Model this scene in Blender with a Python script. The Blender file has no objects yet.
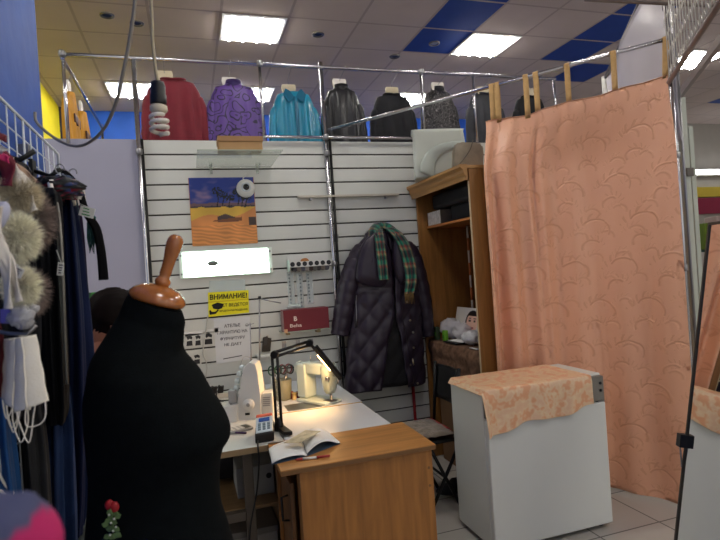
import bpy, bmesh, math, random
from mathutils import Vector as V, Matrix
from mathutils import noise as mnoise
random.seed(7)
S = bpy.context.scene
COL = S.collection
PI = math.pi

# ------------------------------------------------------------------ camera
FPX, YAW, ROLL, CH = 541.0, math.radians(17.5), math.radians(3.83), 1.51
f0 = V((math.sin(YAW), math.cos(YAW), 0)); r0 = V((math.cos(YAW), -math.sin(YAW), 0)); u0 = V((0, 0, 1))
rc = r0 * math.cos(ROLL) - u0 * math.sin(ROLL); uc = u0 * math.cos(ROLL) + r0 * math.sin(ROLL)
EYE = V((0, 0, CH))
def ray(x, y): return f0 + rc * ((x - 360) / FPX) - uc * ((y - 270) / FPX)
def PY(x, y, Y): r = ray(x, y); return EYE + r * (Y / r.y)
def PX(x, y, X): r = ray(x, y); return EYE + r * (X / r.x)
def PZ(x, y, Z): r = ray(x, y); return EYE + r * ((Z - CH) / r.z)
def PD(x, y, d): return EYE + ray(x, y) * d
cd = bpy.data.cameras.new('camera'); cam = bpy.data.objects.new('camera', cd); COL.objects.link(cam)
cd.sensor_fit = 'HORIZONTAL'; cd.sensor_width = 36; cd.lens = FPX * 36 / 720; cd.dof.use_dof = True; cd.dof.focus_distance = 3.2; cd.dof.aperture_fstop = 6; cd.clip_start = .02; cd.clip_end = 100
m = Matrix((rc, uc, -f0)).transposed().to_4x4(); m.translation = EYE; cam.matrix_world = m
S.camera = cam
S.view_settings.view_transform = 'Standard'; S.view_settings.look = 'None'; S.view_settings.gamma = 1
S.view_settings.use_curve_mapping = False; S.view_settings.exposure = 0.42

# ------------------------------------------------------------------ materials
def lin(c):
    return tuple((v / 255 / 12.92) if v / 255 <= .04045 else ((v / 255 + .055) / 1.055) ** 2.4 for v in c)
MATS = {}
def nodes(name):
    m = bpy.data.materials.new(name); m.use_nodes = True; nt = m.node_tree
    return m, nt, nt.nodes['Principled BSDF']
def M(name, col, rough=.6, metal=0., var=.12, vs=6., bump=0., bs=80., spec=.4, emit=0., ecol=None, sheen=0., trans=0., alpha=1., coat=0., stretch=None, aniso=None):
    if name in MATS: return MATS[name]
    m, nt, b = nodes(name); L = nt.links
    c = lin(col)
    tc = nt.nodes.new('ShaderNodeTexCoord'); src = tc.outputs['Object']
    if stretch:
        mp = nt.nodes.new('ShaderNodeMapping'); mp.inputs['Scale'].default_value = stretch
        L.new(src, mp.inputs['Vector']); src = mp.outputs['Vector']
    if var > 0:
        n = nt.nodes.new('ShaderNodeTexNoise'); n.inputs['Scale'].default_value = vs; n.inputs['Detail'].default_value = 5
        L.new(src, n.inputs['Vector'])
        r = nt.nodes.new('ShaderNodeValToRGB')
        r.color_ramp.elements[0].position = .3; r.color_ramp.elements[1].position = .7
        r.color_ramp.elements[0].color = tuple(x * (1 - var) for x in c) + (1,)
        r.color_ramp.elements[1].color = tuple(min(1, x * (1 + var)) for x in c) + (1,)
        L.new(n.outputs['Fac'], r.inputs['Fac']); L.new(r.outputs['Color'], b.inputs['Base Color'])
    else:
        b.inputs['Base Color'].default_value = c + (1,)
    if bump > 0:
        n2 = nt.nodes.new('ShaderNodeTexNoise'); n2.inputs['Scale'].default_value = bs; n2.inputs['Detail'].default_value = 4
        L.new(src, n2.inputs['Vector'])
        bp = nt.nodes.new('ShaderNodeBump'); bp.inputs['Strength'].default_value = bump; bp.inputs['Distance'].default_value = .01
        L.new(n2.outputs['Fac'], bp.inputs['Height']); L.new(bp.outputs['Normal'], b.inputs['Normal'])
    b.inputs['Roughness'].default_value = rough; b.inputs['Metallic'].default_value = metal
    b.inputs['Specular IOR Level'].default_value = spec
    if sheen: b.inputs['Sheen Weight'].default_value = sheen
    if coat: b.inputs['Coat Weight'].default_value = coat; b.inputs['Coat Roughness'].default_value = .1
    if trans: b.inputs['Transmission Weight'].default_value = trans
    if alpha < 1: b.inputs['Alpha'].default_value = alpha
    if emit:
        b.inputs['Emission Color'].default_value = lin(ecol or col) + (1,); b.inputs['Emission Strength'].default_value = emit
    MATS[name] = m
    return m
def WOOD(name, col, axis='z', dark=.72, rough=.45, spec=.4):
    if name in MATS: return MATS[name]
    m, nt, b = nodes(name); L = nt.links
    tc = nt.nodes.new('ShaderNodeTexCoord'); mp = nt.nodes.new('ShaderNodeMapping')
    sc = {'x': (1.2, 14, 14), 'y': (14, 1.2, 14), 'z': (14, 14, 1.2)}[axis]
    mp.inputs['Scale'].default_value = sc; L.new(tc.outputs['Object'], mp.inputs['Vector'])
    n = nt.nodes.new('ShaderNodeTexNoise'); n.inputs['Scale'].default_value = 2.2; n.inputs['Detail'].default_value = 8; n.inputs['Distortion'].default_value = .8
    L.new(mp.outputs['Vector'], n.inputs['Vector'])
    r = nt.nodes.new('ShaderNodeValToRGB'); c = lin(col)
    r.color_ramp.elements[0].position = .32; r.color_ramp.elements[1].position = .66
    r.color_ramp.elements[0].color = tuple(x * dark for x in c) + (1,); r.color_ramp.elements[1].color = tuple(min(1, x * 1.12) for x in c) + (1,)
    L.new(n.outputs['Fac'], r.inputs['Fac']); L.new(r.outputs['Color'], b.inputs['Base Color'])
    b.inputs['Roughness'].default_value = rough; b.inputs['Specular IOR Level'].default_value = spec
    MATS[name] = m; return m
def PAINT(name, rough=.6, spec=.4, bump=0., bs=90., sheen=0., two=False):
    """a printed or dyed pattern kept in the mesh's colour attribute 'print'"""
    if name in MATS: return MATS[name]
    m, nt, b = nodes(name)
    a = nt.nodes.new('ShaderNodeAttribute'); a.attribute_name = 'print'
    nt.links.new(a.outputs['Color'], b.inputs['Base Color'])
    b.inputs['Roughness'].default_value = rough; b.inputs['Specular IOR Level'].default_value = spec
    if sheen: b.inputs['Sheen Weight'].default_value = sheen
    if bump:
        n2 = nt.nodes.new('ShaderNodeTexNoise'); n2.inputs['Scale'].default_value = bs
        bp = nt.nodes.new('ShaderNodeBump'); bp.inputs['Strength'].default_value = bump; bp.inputs['Distance'].default_value = .01
        nt.links.new(n2.outputs['Fac'], bp.inputs['Height']); nt.links.new(bp.outputs['Normal'], b.inputs['Normal'])
    MATS[name] = m; return m
def GLASSY(name, col, alpha, rough=.1, spec=.5):
    if name in MATS: return MATS[name]
    m, nt, b = nodes(name)
    b.inputs['Base Color'].default_value = lin(col) + (1,); b.inputs['Alpha'].default_value = alpha
    b.inputs['Roughness'].default_value = rough; b.inputs['Specular IOR Level'].default_value = spec
    MATS[name] = m; return m

chrome = M('chrome', (190, 190, 195), .22, 1, var=.05)
steel = M('brushed_steel', (150, 150, 152), .35, 1, var=.06)
black_plastic = M('black_plastic', (20, 20, 22), .4, var=.1)
black_metal = M('black_metal', (16, 16, 17), .45, .2, var=.1)
white_plastic = M('white_plastic', (216, 216, 212), .4, var=.03)
cream_plastic = M('cream_plastic', (216, 206, 184), .45, var=.06)
paper = M('paper', (226, 226, 222), .8, var=.04, vs=20)
ink = M('ink', (22, 22, 24), .8, var=0)

# ------------------------------------------------------------------ mesh building
class MB:
    def __init__(s): s.b = bmesh.new(); s.uv = s.b.loops.layers.uv.new('UVMap'); s.flat = False
    def face(s, vs, mi=0, smooth=False, uvs=None):
        try: f = s.b.faces.new(vs)
        except ValueError: return None
        f.material_index = mi; f.smooth = smooth
        if uvs:
            for l, u in zip(f.loops, uvs): l[s.uv].uv = u
        return f
    def obox(s, c, ax, ay, az, bevel=0., mi=0):
        """box centred at c with half-extent vectors ax, ay, az"""
        c, ax, ay, az = V(c), V(ax), V(ay), V(az)
        if ax.cross(ay).dot(az) < 0: ax = -ax
        vs = [s.b.verts.new(c + ax * i + ay * j + az * k) for i in (-1, 1) for j in (-1, 1) for k in (-1, 1)]
        fs = []
        for q in ((0, 1, 3, 2), (4, 6, 7, 5), (0, 4, 5, 1), (2, 3, 7, 6), (0, 2, 6, 4), (1, 5, 7, 3)):
            fs.append(s.face([vs[i] for i in q], mi))
        if bevel > 0:
            es = list({e for f in fs for e in f.edges})
            r = bmesh.ops.bevel(s.b, geom=es, offset=bevel, segments=2, profile=.6, affect='EDGES')
            for f in r['faces']: f.material_index = mi; f.smooth = True
        return s
    def box(s, a, b, bevel=0., mi=0):
        a, b = V(a), V(b); h = (b - a) / 2
        return s.obox((a + b) / 2, (abs(h.x), 0, 0), (0, abs(h.y), 0), (0, 0, abs(h.z)), bevel, mi)
    def rings(s, rings, closed=True, cap0=True, cap1=True, smooth=True, mi=0):
        vr = [[s.b.verts.new(p) for p in r] for r in rings]; n = len(vr[0]); nr = len(vr)
        for i in range(nr - 1):
            for j in range(n if closed else n - 1):
                k = (j + 1) % n
                s.face((vr[i][j], vr[i][k], vr[i + 1][k], vr[i + 1][j]), mi, smooth,
                       ((j / n, i / (nr - 1)), ((j + 1) / n, i / (nr - 1)), ((j + 1) / n, (i + 1) / (nr - 1)), (j / n, (i + 1) / (nr - 1))))
        if closed and cap0: s.face(vr[0][::-1], mi)
        if closed and cap1: s.face(vr[-1], mi)
        return s
    def tube(s, pts, r, n=8, caps=True, flat=1., mi=0, side=None):
        pts = [V(p) for p in pts]; rs = r if isinstance(r, (list, tuple)) else [r] * len(pts)
        up = side or V((0.13, 0.21, 1)); R = []; prev = None
        for i, p in enumerate(pts):
            t = (pts[min(i + 1, len(pts) - 1)] - pts[max(i - 1, 0)])
            t = t.normalized() if t.length > 1e-9 else V((0, 0, 1))
            if prev is None:
                a = t.cross(up); a = a if a.length > 1e-4 else t.cross(V((1, 0, 0)))
            else:
                a = prev - t * prev.dot(t)
                if a.length < 1e-5: a = t.cross(up)
            a.normalize(); prev = a; b = t.cross(a)
            R.append([p + a * (rs[i] * math.cos(2 * PI * k / n)) + b * (rs[i] * flat * math.sin(2 * PI * k / n)) for k in range(n)])
        return s.rings(R, True, caps, caps, True, mi)
    def cyl(s, p0, p1, r0_, r1_=None, n=16, mi=0):
        p0, p1 = V(p0), V(p1); r1_ = r0_ if r1_ is None else r1_
        return s.tube([p0, p1], [r0_, r1_], n, True, 1, mi)
    def lathe(s, p0, axis, prof, n=20, mi=0, cap=True):
        """prof: (distance along axis, radius)"""
        axis = V(axis).normalized(); p0 = V(p0)
        a = axis.cross(V((0.3, 1, 0.1))).normalized(); b = axis.cross(a)
        R = [[p0 + axis * h + a * (r * math.cos(2 * PI * k / n)) + b * (r * math.sin(2 * PI * k / n)) for k in range(n)] for h, r in prof]
        return s.rings(R, True, cap, cap, True, mi)
    def sphere(s, c, r, n=16, m=10, mi=0, ax=None, fn=None):
        c = V(c); r = (r, r, r) if not isinstance(r, (tuple, list)) else r
        X, Y, Z = ax or (V((1, 0, 0)), V((0, 1, 0)), V((0, 0, 1)))
        R = []
        for i in range(m + 1):
            th = PI * (i + .02) / (m + .04)
            ring = []
            for k in range(n):
                ph = 2 * PI * k / n
                d = V((math.sin(th) * math.cos(ph), math.sin(th) * math.sin(ph), math.cos(th)))
                q = V((d.x * r[0], d.y * r[1], d.z * r[2]))
                if fn: q = fn(q, d)
                ring.append(c + X * q.x + Y * q.y + Z * q.z)
            R.append(ring)
        return s.rings(R[::-1], True, True, True, True, mi)
    def grid(s, fn, nu, nv, smooth=True, mi=0, uvfn=None):
        vr = [[s.b.verts.new(fn(i / nu, j / nv)) for i in range(nu + 1)] for j in range(nv + 1)]
        for j in range(nv):
            for i in range(nu):
                uvs = [(a / nu, b / nv) for a, b in ((i, j), (i + 1, j), (i + 1, j + 1), (i, j + 1))]
                s.face((vr[j][i], vr[j][i + 1], vr[j + 1][i + 1], vr[j + 1][i]), mi, smooth, uvs)
        return s
    def slab(s, fn, nu, nv, off, smooth=True):
        """a sheet fn(u,v) with real thickness: second face shifted by vector off (or off(u,v))"""
        g = off if callable(off) else (lambda u, v: V(off))
        A = [[s.b.verts.new(V(fn(i / nu, j / nv))) for i in range(nu + 1)] for j in range(nv + 1)]
        B = [[s.b.verts.new(V(fn(i / nu, j / nv)) + g(i / nu, j / nv)) for i in range(nu + 1)] for j in range(nv + 1)]
        for j in range(nv):
            for i in range(nu):
                uvs = [(a / nu, b / nv) for a, b in ((i, j), (i + 1, j), (i + 1, j + 1), (i, j + 1))]
                s.face((A[j][i], A[j][i + 1], A[j + 1][i + 1], A[j + 1][i]), 0, smooth, uvs)
                s.face((B[j][i], B[j + 1][i], B[j + 1][i + 1], B[j][i + 1]), 0, smooth, [uvs[0], uvs[3], uvs[2], uvs[1]])
        per = [(0, i) for i in range(nu + 1)] + [(j, nu) for j in range(1, nv + 1)] + [(nv, i) for i in range(nu - 1, -1, -1)] + [(j, 0) for j in range(nv - 1, 0, -1)]
        for a, b in zip(per, per[1:] + per[:1]):
            s.face((A[b[0]][b[1]], A[a[0]][a[1]], B[a[0]][a[1]], B[b[0]][b[1]]), 0, False)
        return s
    def prism(s, pts, off, mi=0):
        """planar outline pts extruded by vector off"""
        off = V(off); a = [s.b.verts.new(V(p)) for p in pts]; b = [s.b.verts.new(V(p) + off) for p in pts]
        n = len(pts); s.face(a[::-1], mi); s.face(b, mi)
        for i in range(n): s.face((a[i], a[(i + 1) % n], b[(i + 1) % n], b[i]), mi)
        return s
    def text(s, body, origin, xdir, ydir, height, width=None, depth=.0006, align='CENTER', bold=0.):
        cu = bpy.data.curves.new('t', 'FONT'); cu.body = body; cu.size = 1; cu.align_x = align; cu.align_y = 'CENTER'; cu.resolution_u = 3
        cu.offset = bold
        o = bpy.data.objects.new('t', cu); COL.objects.link(o)
        dg = bpy.context.evaluated_depsgraph_get(); me = bpy.data.meshes.new_from_object(o.evaluated_get(dg))
        bpy.data.objects.remove(o); bpy.data.curves.remove(cu)
        xs = [v.co.x for v in me.vertices] or [0]; ys = [v.co.y for v in me.vertices] or [0]
        w = max(xs) - min(xs) or 1; h = max(ys) - min(ys) or 1
        sy = height / h; sx = width / w if width else sy
        cx, cy = ((max(xs) + min(xs)) / 2 if align == 'CENTER' else min(xs)), (max(ys) + min(ys)) / 2
        xd, yd = V(xdir).normalized(), V(ydir).normalized(); nd = xd.cross(yd); origin = V(origin)
        vs = [s.b.verts.new(origin + xd * ((v.co.x - cx) * sx) + yd * ((v.co.y - cy) * sy) + nd * depth) for v in me.vertices]
        for p in me.polygons: s.face([vs[i] for i in p.vertices])
        bpy.data.meshes.remove(me)
        return s
    def bounds(s):
        c = [v.co for v in s.b.verts]
        return V((min(v.x for v in c), min(v.y for v in c), min(v.z for v in c))), V((max(v.x for v in c), max(v.y for v in c), max(v.z for v in c)))
WLOC = {}
def mesh_obj(name, mb, mat, loc, parent=None, paint=None, noise=None):
    bmesh.ops.recalc_face_normals(mb.b, faces=mb.b.faces)
    me = bpy.data.meshes.new(name)
    if noise:
        for v in mb.b.verts: v.co += V(noise(v.co))
    cols = None
    if paint: 
        cols = {}
        mb.b.faces.ensure_lookup_table()
        vl = mb.b.verts.layers.float_color.new('print')
        for v in mb.b.verts:
            uv = v.link_loops[0][mb.uv].uv if v.link_loops else (0, 0)
            v[vl] = lin(paint(v.co, uv)) + (1,)
    mb.b.transform(Matrix.Translation(-V(loc)))
    mb.b.to_mesh(me); mb.b.free()
    for mt in (mat if isinstance(mat, (list, tuple)) else [mat]): me.materials.append(mt)
    o = bpy.data.objects.new(name, me); COL.objects.link(o)
    if parent:
        o.parent = parent; o.location = V(loc) - WLOC[parent.name]
    else: o.location = loc
    WLOC[o.name] = V(loc)
    return o
def tag(o, label, cat, group=None, kind=None):
    if label: o['label'] = label
    if cat: o['category'] = cat
    if group: o['group'] = group
    if kind: o['kind'] = kind
    return o
def thing(name, label, cat, loc, group=None):
    o = bpy.data.objects.new(name, None); o.empty_display_size = .05; COL.objects.link(o); o.location = V(loc); WLOC[o.name] = V(loc)
    return tag(o, label, cat, group)
def part(name, mb, mat, parent, label=None, paint=None, noise=None):
    o = mesh_obj(name, mb, mat, WLOC[parent.name], parent, paint, noise)
    if label: o['label'] = label
    return o
def solo(name, mb, mat, label, cat, group=None, paint=None, noise=None):
    a, b = mb.bounds(); o = mesh_obj(name, mb, mat, V(((a.x + b.x) / 2, (a.y + b.y) / 2, a.z)), None, paint, noise)
    return tag(o, label, cat, group)
def struct(name, mb, mat, parent=None):
    o = mesh_obj(name, mb, mat, V((0, 0, 0)) if not parent else WLOC[parent.name], parent)
    if not parent: o['kind'] = 'structure'
    return o
def dup(root, delta, label=None, group=None):
    """copy a thing with its parts and sub-parts, moved by delta"""
    c = root.copy(); COL.objects.link(c); c.location = root.location + V(delta); WLOC[c.name] = WLOC[root.name] + V(delta)
    if label: c['label'] = label
    if group: c['group'] = group
    for ch in list(root.children):
        d = ch.copy(); COL.objects.link(d); d.parent = c
        for g in ch.children:
            e = g.copy(); COL.objects.link(e); e.parent = d
    return c
def sm(pts, k=4):
    """smooth polyline through pts (Catmull-Rom)"""
    pts = [V(p) for p in pts]; out = []
    for i in range(len(pts) - 1):
        p0, p1, p2, p3 = pts[max(i - 1, 0)], pts[i], pts[i + 1], pts[min(i + 2, len(pts) - 1)]
        for j in range(k):
            t = j / k
            out.append(.5 * ((2 * p1) + (p2 - p0) * t + (2 * p0 - 5 * p1 + 4 * p2 - p3) * t * t + (3 * p1 - p0 - 3 * p2 + p3) * t ** 3))
    out.append(pts[-1]); return out
def lerp(a, b, t): return a + (b - a) * t
def interp(tab, x):
    if x <= tab[0][0]: return tab[0][1]
    for (a, va), (b, vb) in zip(tab, tab[1:]):
        if x <= b: return va + (vb - va) * (x - a) / (b - a)
    return tab[-1][1]
def nz(x, y=0., z=0.): return mnoise.noise(V((x, y, z)))
# ================================================================== THE SETTING
ZC, YW, XL, YL = 3.91, 3.97, -0.44, 2.06
# floor of square tiles
m, nt, b = nodes('floor_tiles')
tc = nt.nodes.new('ShaderNodeTexCoord'); br = nt.nodes.new('ShaderNodeTexBrick')
br.offset = 0; br.inputs['Scale'].default_value = 1; br.inputs['Brick Width'].default_value = .4; br.inputs['Row Height'].default_value = .4
br.inputs['Mortar Size'].default_value = .005
br.inputs['Color1'].default_value = lin((186, 182, 174)) + (1,); br.inputs['Color2'].default_value = lin((176, 172, 166)) + (1,); br.inputs['Mortar'].default_value = lin((96, 92, 88)) + (1,)
nt.links.new(tc.outputs['Object'], br.inputs['Vector']); nt.links.new(br.outputs['Color'], b.inputs['Base Color']); b.inputs['Roughness'].default_value = .3
struct('floor', MB().box((-5, -5, -.1), (14, 13, 0)), m)
# suspended ceiling: tiles in T-bars
XS = [-4.4, -3.8, -3.2, -2.6, -2.03, -1.43, -.82, -.2, .42, 1.04, 1.72, 2.40, 2.99, 3.58, 4.2, 4.8, 5.4, 6.0, 6.6, 7.2, 7.8, 8.4, 9.0, 9.6, 10.2, 10.8, 11.4, 12]
YS = [-4.03, -3.43, -2.83, -2.23, -1.63, -1.03, -.43, .17, .77, 1.37, 1.97, 2.57, 3.17, 3.77, 4.37, 4.97, 5.56, 6.2, 6.84, 7.46, 8.06, 8.66, 9.26, 9.86, 10.46, 11.06, 11.66, 12.26]
tile = M('ceiling_tile', (196, 182, 178), .9, var=.04, vs=3, bump=.12, bs=220)
tileb = M('ceiling_tile_blue', (24, 64, 150), .8, var=.06)
tbar = M('ceiling_bar', (168, 154, 150), .6, var=.03)
BLUE = {(2.40, 4.97), (2.40, 4.37), (2.40, 3.77), (2.40, 3.17), (4.2, 4.97), (4.2, 4.37), (4.2, 3.77), (4.8, 5.56), (-2.03, 3.77), (8.4, 6.2)}
LAMP = {}
ceil = MB()
for i in range(len(XS) - 1):
    for j in range(len(YS) - 1):
        a, c, d, e = XS[i], XS[i + 1], YS[j], YS[j + 1]
        k = .012
        ceil.box((a + k, d + k, ZC), (c - k, e - k, ZC + .02), 0, 1 if (a, d) in BLUE else 0)
for x in XS: ceil.box((x - .0122, YS[0], ZC - .001), (x + .0122, YS[-1], ZC + .03), 0, 2)
for y in YS: ceil.box((XS[0], y - .0122, ZC - .0005), (XS[-1], y + .0122, ZC + .031), 0, 2)
ceil.box((XS[0], YS[0], ZC + .035), (XS[-1], YS[-1], ZC + .2), 0, 2)
struct('ceiling', ceil, [tile, tileb, tbar])
# walls
blue_wall = M('blue_painted_wall', (22, 74, 160), .6, var=.16, vs=5, bump=.25, bs=14)
struct('wall_left', MB().box((-1.2, -3, 0), (XL, YL, ZC)), blue_wall)
slat_white = M('slat_white', (205, 207, 201), .5, var=.03, vs=2)
groove = M('slat_groove', (58, 54, 50), .7, var=.05)
w = MB(); z = 2.505; XR = 3.05
w.box((-.262, YW + .013, 0), (XR, YW + .03, 2.503), 0, 1)
gz = [2.40 - .105 * k for k in range(23)]
edges = [2.505] + gz
for k, zt in enumerate(edges):
    zb = edges[k + 1] if k + 1 < len(edges) else 0.0
    w.box((-.262, YW, zb + .0055), (XR, YW + .012, zt - .0055), .002, 0)
struct('wall_back', w, [slat_white, groove])
lav = M('lavender_board', (156, 156, 174), .6, var=.03, vs=2)
pl = struct('wall_back_board', MB().box((-1.45, YW, 1.47), (-.285, YW + .025, 2.505), .003), lav)
struct('wall_back_lower', MB().box((-1.45, YW + .02, 0), (-.285, YW + .04, 1.468)), M('lower_board', (168, 166, 172), .6, var=.05))
struct('wall_far', MB().box((-5, 8.05, 0), (14, 8.2, ZC)), M('far_blue_wall', (24, 84, 190), .6, var=.06))
struct('wall_far_left', MB().box((-1.62, 4.4, 0), (-1.49, 7.89, ZC)), M('yellow_wall', (214, 198, 20), .6, var=.05))
struct('wall_far_right', MB().box((12, -3, 0), (12.2, 8.2, ZC)), M('pale_far_wall', (170, 166, 160), .7, var=.05))
struct('column_far_left', MB().box((-1.62, 7.90, 0), (-1.36, 8.04, ZC), .004), M('dark_column', (46, 44, 60), .6, var=.08))

# ------------------------------------------------------------------ ceiling lights
lamp_emit = M('lamp_diffuser', (84, 88, 100), .5, var=0, emit=.72, ecol=(232, 238, 255))
tube_emit = M('lamp_tube', (255, 255, 255), .4, var=0, emit=58, ecol=(255, 249, 238))
lamp_frame = M('lamp_frame', (220, 220, 222), .4, var=.02)
def ceiling_light(x0, y0, x1, y1, label):
    t = thing('ceiling_light', label, 'ceiling light', ((x0 + x1) / 2, (y0 + y1) / 2, ZC - .012), 'fluorescent ceiling panels')
    f = MB(); k = .02
    f.box((x0 + .014, y0 + .014, ZC - .012), (x0 + .014 + k, y1 - .014, ZC - .002)).box((x1 - .014 - k, y0 + .014, ZC - .012), (x1 - .014, y1 - .014, ZC - .002))
    f.box((x0 + .014 + k, y0 + .014, ZC - .012), (x1 - .014 - k, y0 + .014 + k, ZC - .002)).box((x0 + .014 + k, y1 - .014 - k, ZC - .012), (x1 - .014 - k, y1 - .014, ZC - .002))
    part('lamp_frame', f, lamp_frame, t)
    part('diffuser', MB().box((x0 + .0345, y0 + .0345, ZC - .006), (x1 - .0345, y1 - .0345, ZC - .002)), lamp_emit, t)
    wd = (x1 - x0)
    for q in range(4):
        xx = x0 + wd * (.17 + .22 * q)
        part('tube', MB().cyl((xx, y0 + .06, ZC - .020), (xx, y1 - .06, ZC - .020), .0135, n=12), tube_emit, t)
    return t
L1 = ceiling_light(.42, 4.97, 1.04, 5.56, 'four-tube ceiling panel above the purple blouse')
def lamp_at(x, y, label): return dup(L1, (x - .73, y - 5.265, 0), label)
lamp_at(3.285, 5.265, 'four-tube ceiling panel beside the blue tiles above the black clothes')
lamp_at(-.51, 7.15, 'ceiling panel seen behind the cable, above the far blue wall')
lamp_at(.90, 7.15, 'far ceiling panel just showing behind the purple collar')
lamp_at(3.20, 7.15, 'far ceiling panel just showing beside the lace top')
lamp_at(6.3, 5.265, 'ceiling panel seen through the wire mesh at top right')
for x in (-2.0, .73, 3.285, 6.3):  # out-of-frame panels continuing the ceiling rows, added to light the scene
    for y in (2.87, .47, -1.93): lamp_at(x, y, 'added out-of-frame four-tube ceiling panel over the shop floor')
dl_rim = M('downlight_rim', (120, 116, 112), .35, .6, var=.05)
def downlight(x, y, label, col):
    t = thing('downlight', label, 'ceiling spotlight', (x, y, ZC - .014), 'recessed ceiling spots')
    part('rim', MB().lathe((x, y, ZC - .002), (0, 0, -1), [(0, .062), (.01, .06), (.012, .048), (.004, .042)], 20, cap=False), dl_rim, t)
    part('reflector', MB().lathe((x, y, ZC - .0015), (0, 0, -1), [(.0005, .041), (.005, .03), (.002, .012)], 18), col, t)
dark_lens = M('downlight_lens', (40, 38, 36), .3, var=.05); bright_lens = M('downlight_lens_pale', (200, 200, 200), .2, .5, var=.05)
downlight(1.39, 5.28, 'round ceiling spot above the teal blouse and leather jacket', dark_lens)
downlight(2.685, 5.30, 'round pale ceiling spot in the blue tile', bright_lens)
downlight(2.38, 5.70, 'small round ceiling spot beside the blue tile above the black top', dark_lens)
dl1 = PZ(107, 15, ZC); dl2 = PZ(137, 23, ZC)
downlight(dl1.x, dl1.y, 'round ceiling spot left of the hanging cord, the farther left one', dark_lens); downlight(dl2.x, dl2.y, 'round ceiling spot between the cord and the looping cable', dark_lens)

# ------------------------------------------------------------------ chrome rack along the wall top
rk = thing('display_rack', 'chrome pipe rack standing along the white slat wall', 'clothes rack', (0.4, YW - .03, 0))
YP = YW - .028; XK = -.70
def post(x, z0, z1, r=.0125): part('post', MB().cyl((x, YP, z0), (x, YP, z1), r, n=12), chrome, rk)
def clamp(p, ax=(1, 0, 0)):
    ax = V(ax); p = V(p)
    mb = MB().lathe(p - ax * .022, ax, [(0, .016), (.003, .02), (.041, .02), (.044, .016)], 14)
    mb.lathe(p + V((0, -.012, -.02)), (0, 0, 1), [(0, .016), (.003, .019), (.037, .019), (.04, .016)], 14)
    part('clamp', mb, steel, rk)
ZR = 3.05
post(-.27, 0, ZR, .016); post(1.04, 0, ZR + .04, .016); post(XK, 2.45, ZR + .02)
x2 = PY(260, 75, YP).x; x3 = PY(421, 80, YP).x; x4 = PY(473, 80, YP).x; x5 = PY(554, 85, YP).x
for x in (x2, x3, x4, x5): post(x, 2.5, ZR, .0105)
part('post', MB().cyl((-.25, YW - .03, 0), (-.25, YW - .03, 2.50), .01, n=10), black_metal, rk, 'dark upright beside the chrome post')
part('post', MB().cyl((1.072, YW - .03, 0), (1.072, YW - .03, 2.52), .011, n=10), black_metal, rk, 'dark upright beside the chrome post')
part('rail', MB().cyl((XK - .01, YP - .01, ZR), (x5 + .01, YP - .01, ZR), .0125, n=12), chrome, rk)
part('rail', MB().cyl((x2, YP - .01, 2.522), (2.0, YP - .01, 2.522), .011, n=12), chrome, rk)
part('rail', MB().cyl((XK, YP - .02, ZR - .03), (XK, 5.6, ZR - .03), .012, n=12), chrome, rk)
part('post', MB().cyl((XK, 5.6, 0), (XK, 5.6, ZR), .011, n=12), chrome, rk)
for p in ((-.27, YP - .01, 2.41), (1.04, YP - .01, 2.40), (x2, YP - .01, ZR), (x3, YP - .01, ZR), (1.04, YP - .01, 2.522), (1.04, YP - .01, 1.57), (XK, YP - .01, ZR)): clamp(p)

# ------------------------------------------------------------------ shirts on bust hangers
hang_mats = M('bust_hanger_cream', (212, 200, 170), .5, var=.06)
hang_white = M('bust_hanger_white', (224, 218, 210), .5, var=.05)
def bust_hanger(cx, zt, y, label, mat):
    zt += .022
    t = thing('bust_hanger', label, 'clothes hanger', (cx, y, zt - .06), 'bust hangers on the high rail')
    mb = MB(); o = [(-.055, .10), (-.05, .125), (.05, .125), (.055, .10), (.04, .03), (.06, -.04), (-.06, -.04), (-.04, .03)]
    mb.prism([(cx + a, y - .012, zt + b - .06) for a, b in o], (0, .02, 0)); part('neck_plate', mb, mat, t)
    h = [V((cx, y, zt + .06)), V((cx, y, ZR - .03)), V((cx + .006, y - .004, ZR - .018))]
    for k in range(9):
        a = PI * (1.0 * k / 8)
        h.append(V((cx, lerp(y, YP - .01, .0) - (y - YP + .01) + (y - YP + .01) * 0 + .0, 0)))
    yr = YP - .01
    pts = [V((cx, y, zt + .06)), V((cx, y, ZR - .04)), V((cx, yr + .017, ZR - .01))] + [V((cx, yr + .017 * math.cos(a), ZR + .017 * math.sin(a))) for a in [PI * k / 6 for k in range(0, 8)]]
    part('hook', MB().tube(pts, .0022, 6), steel, t)
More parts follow.
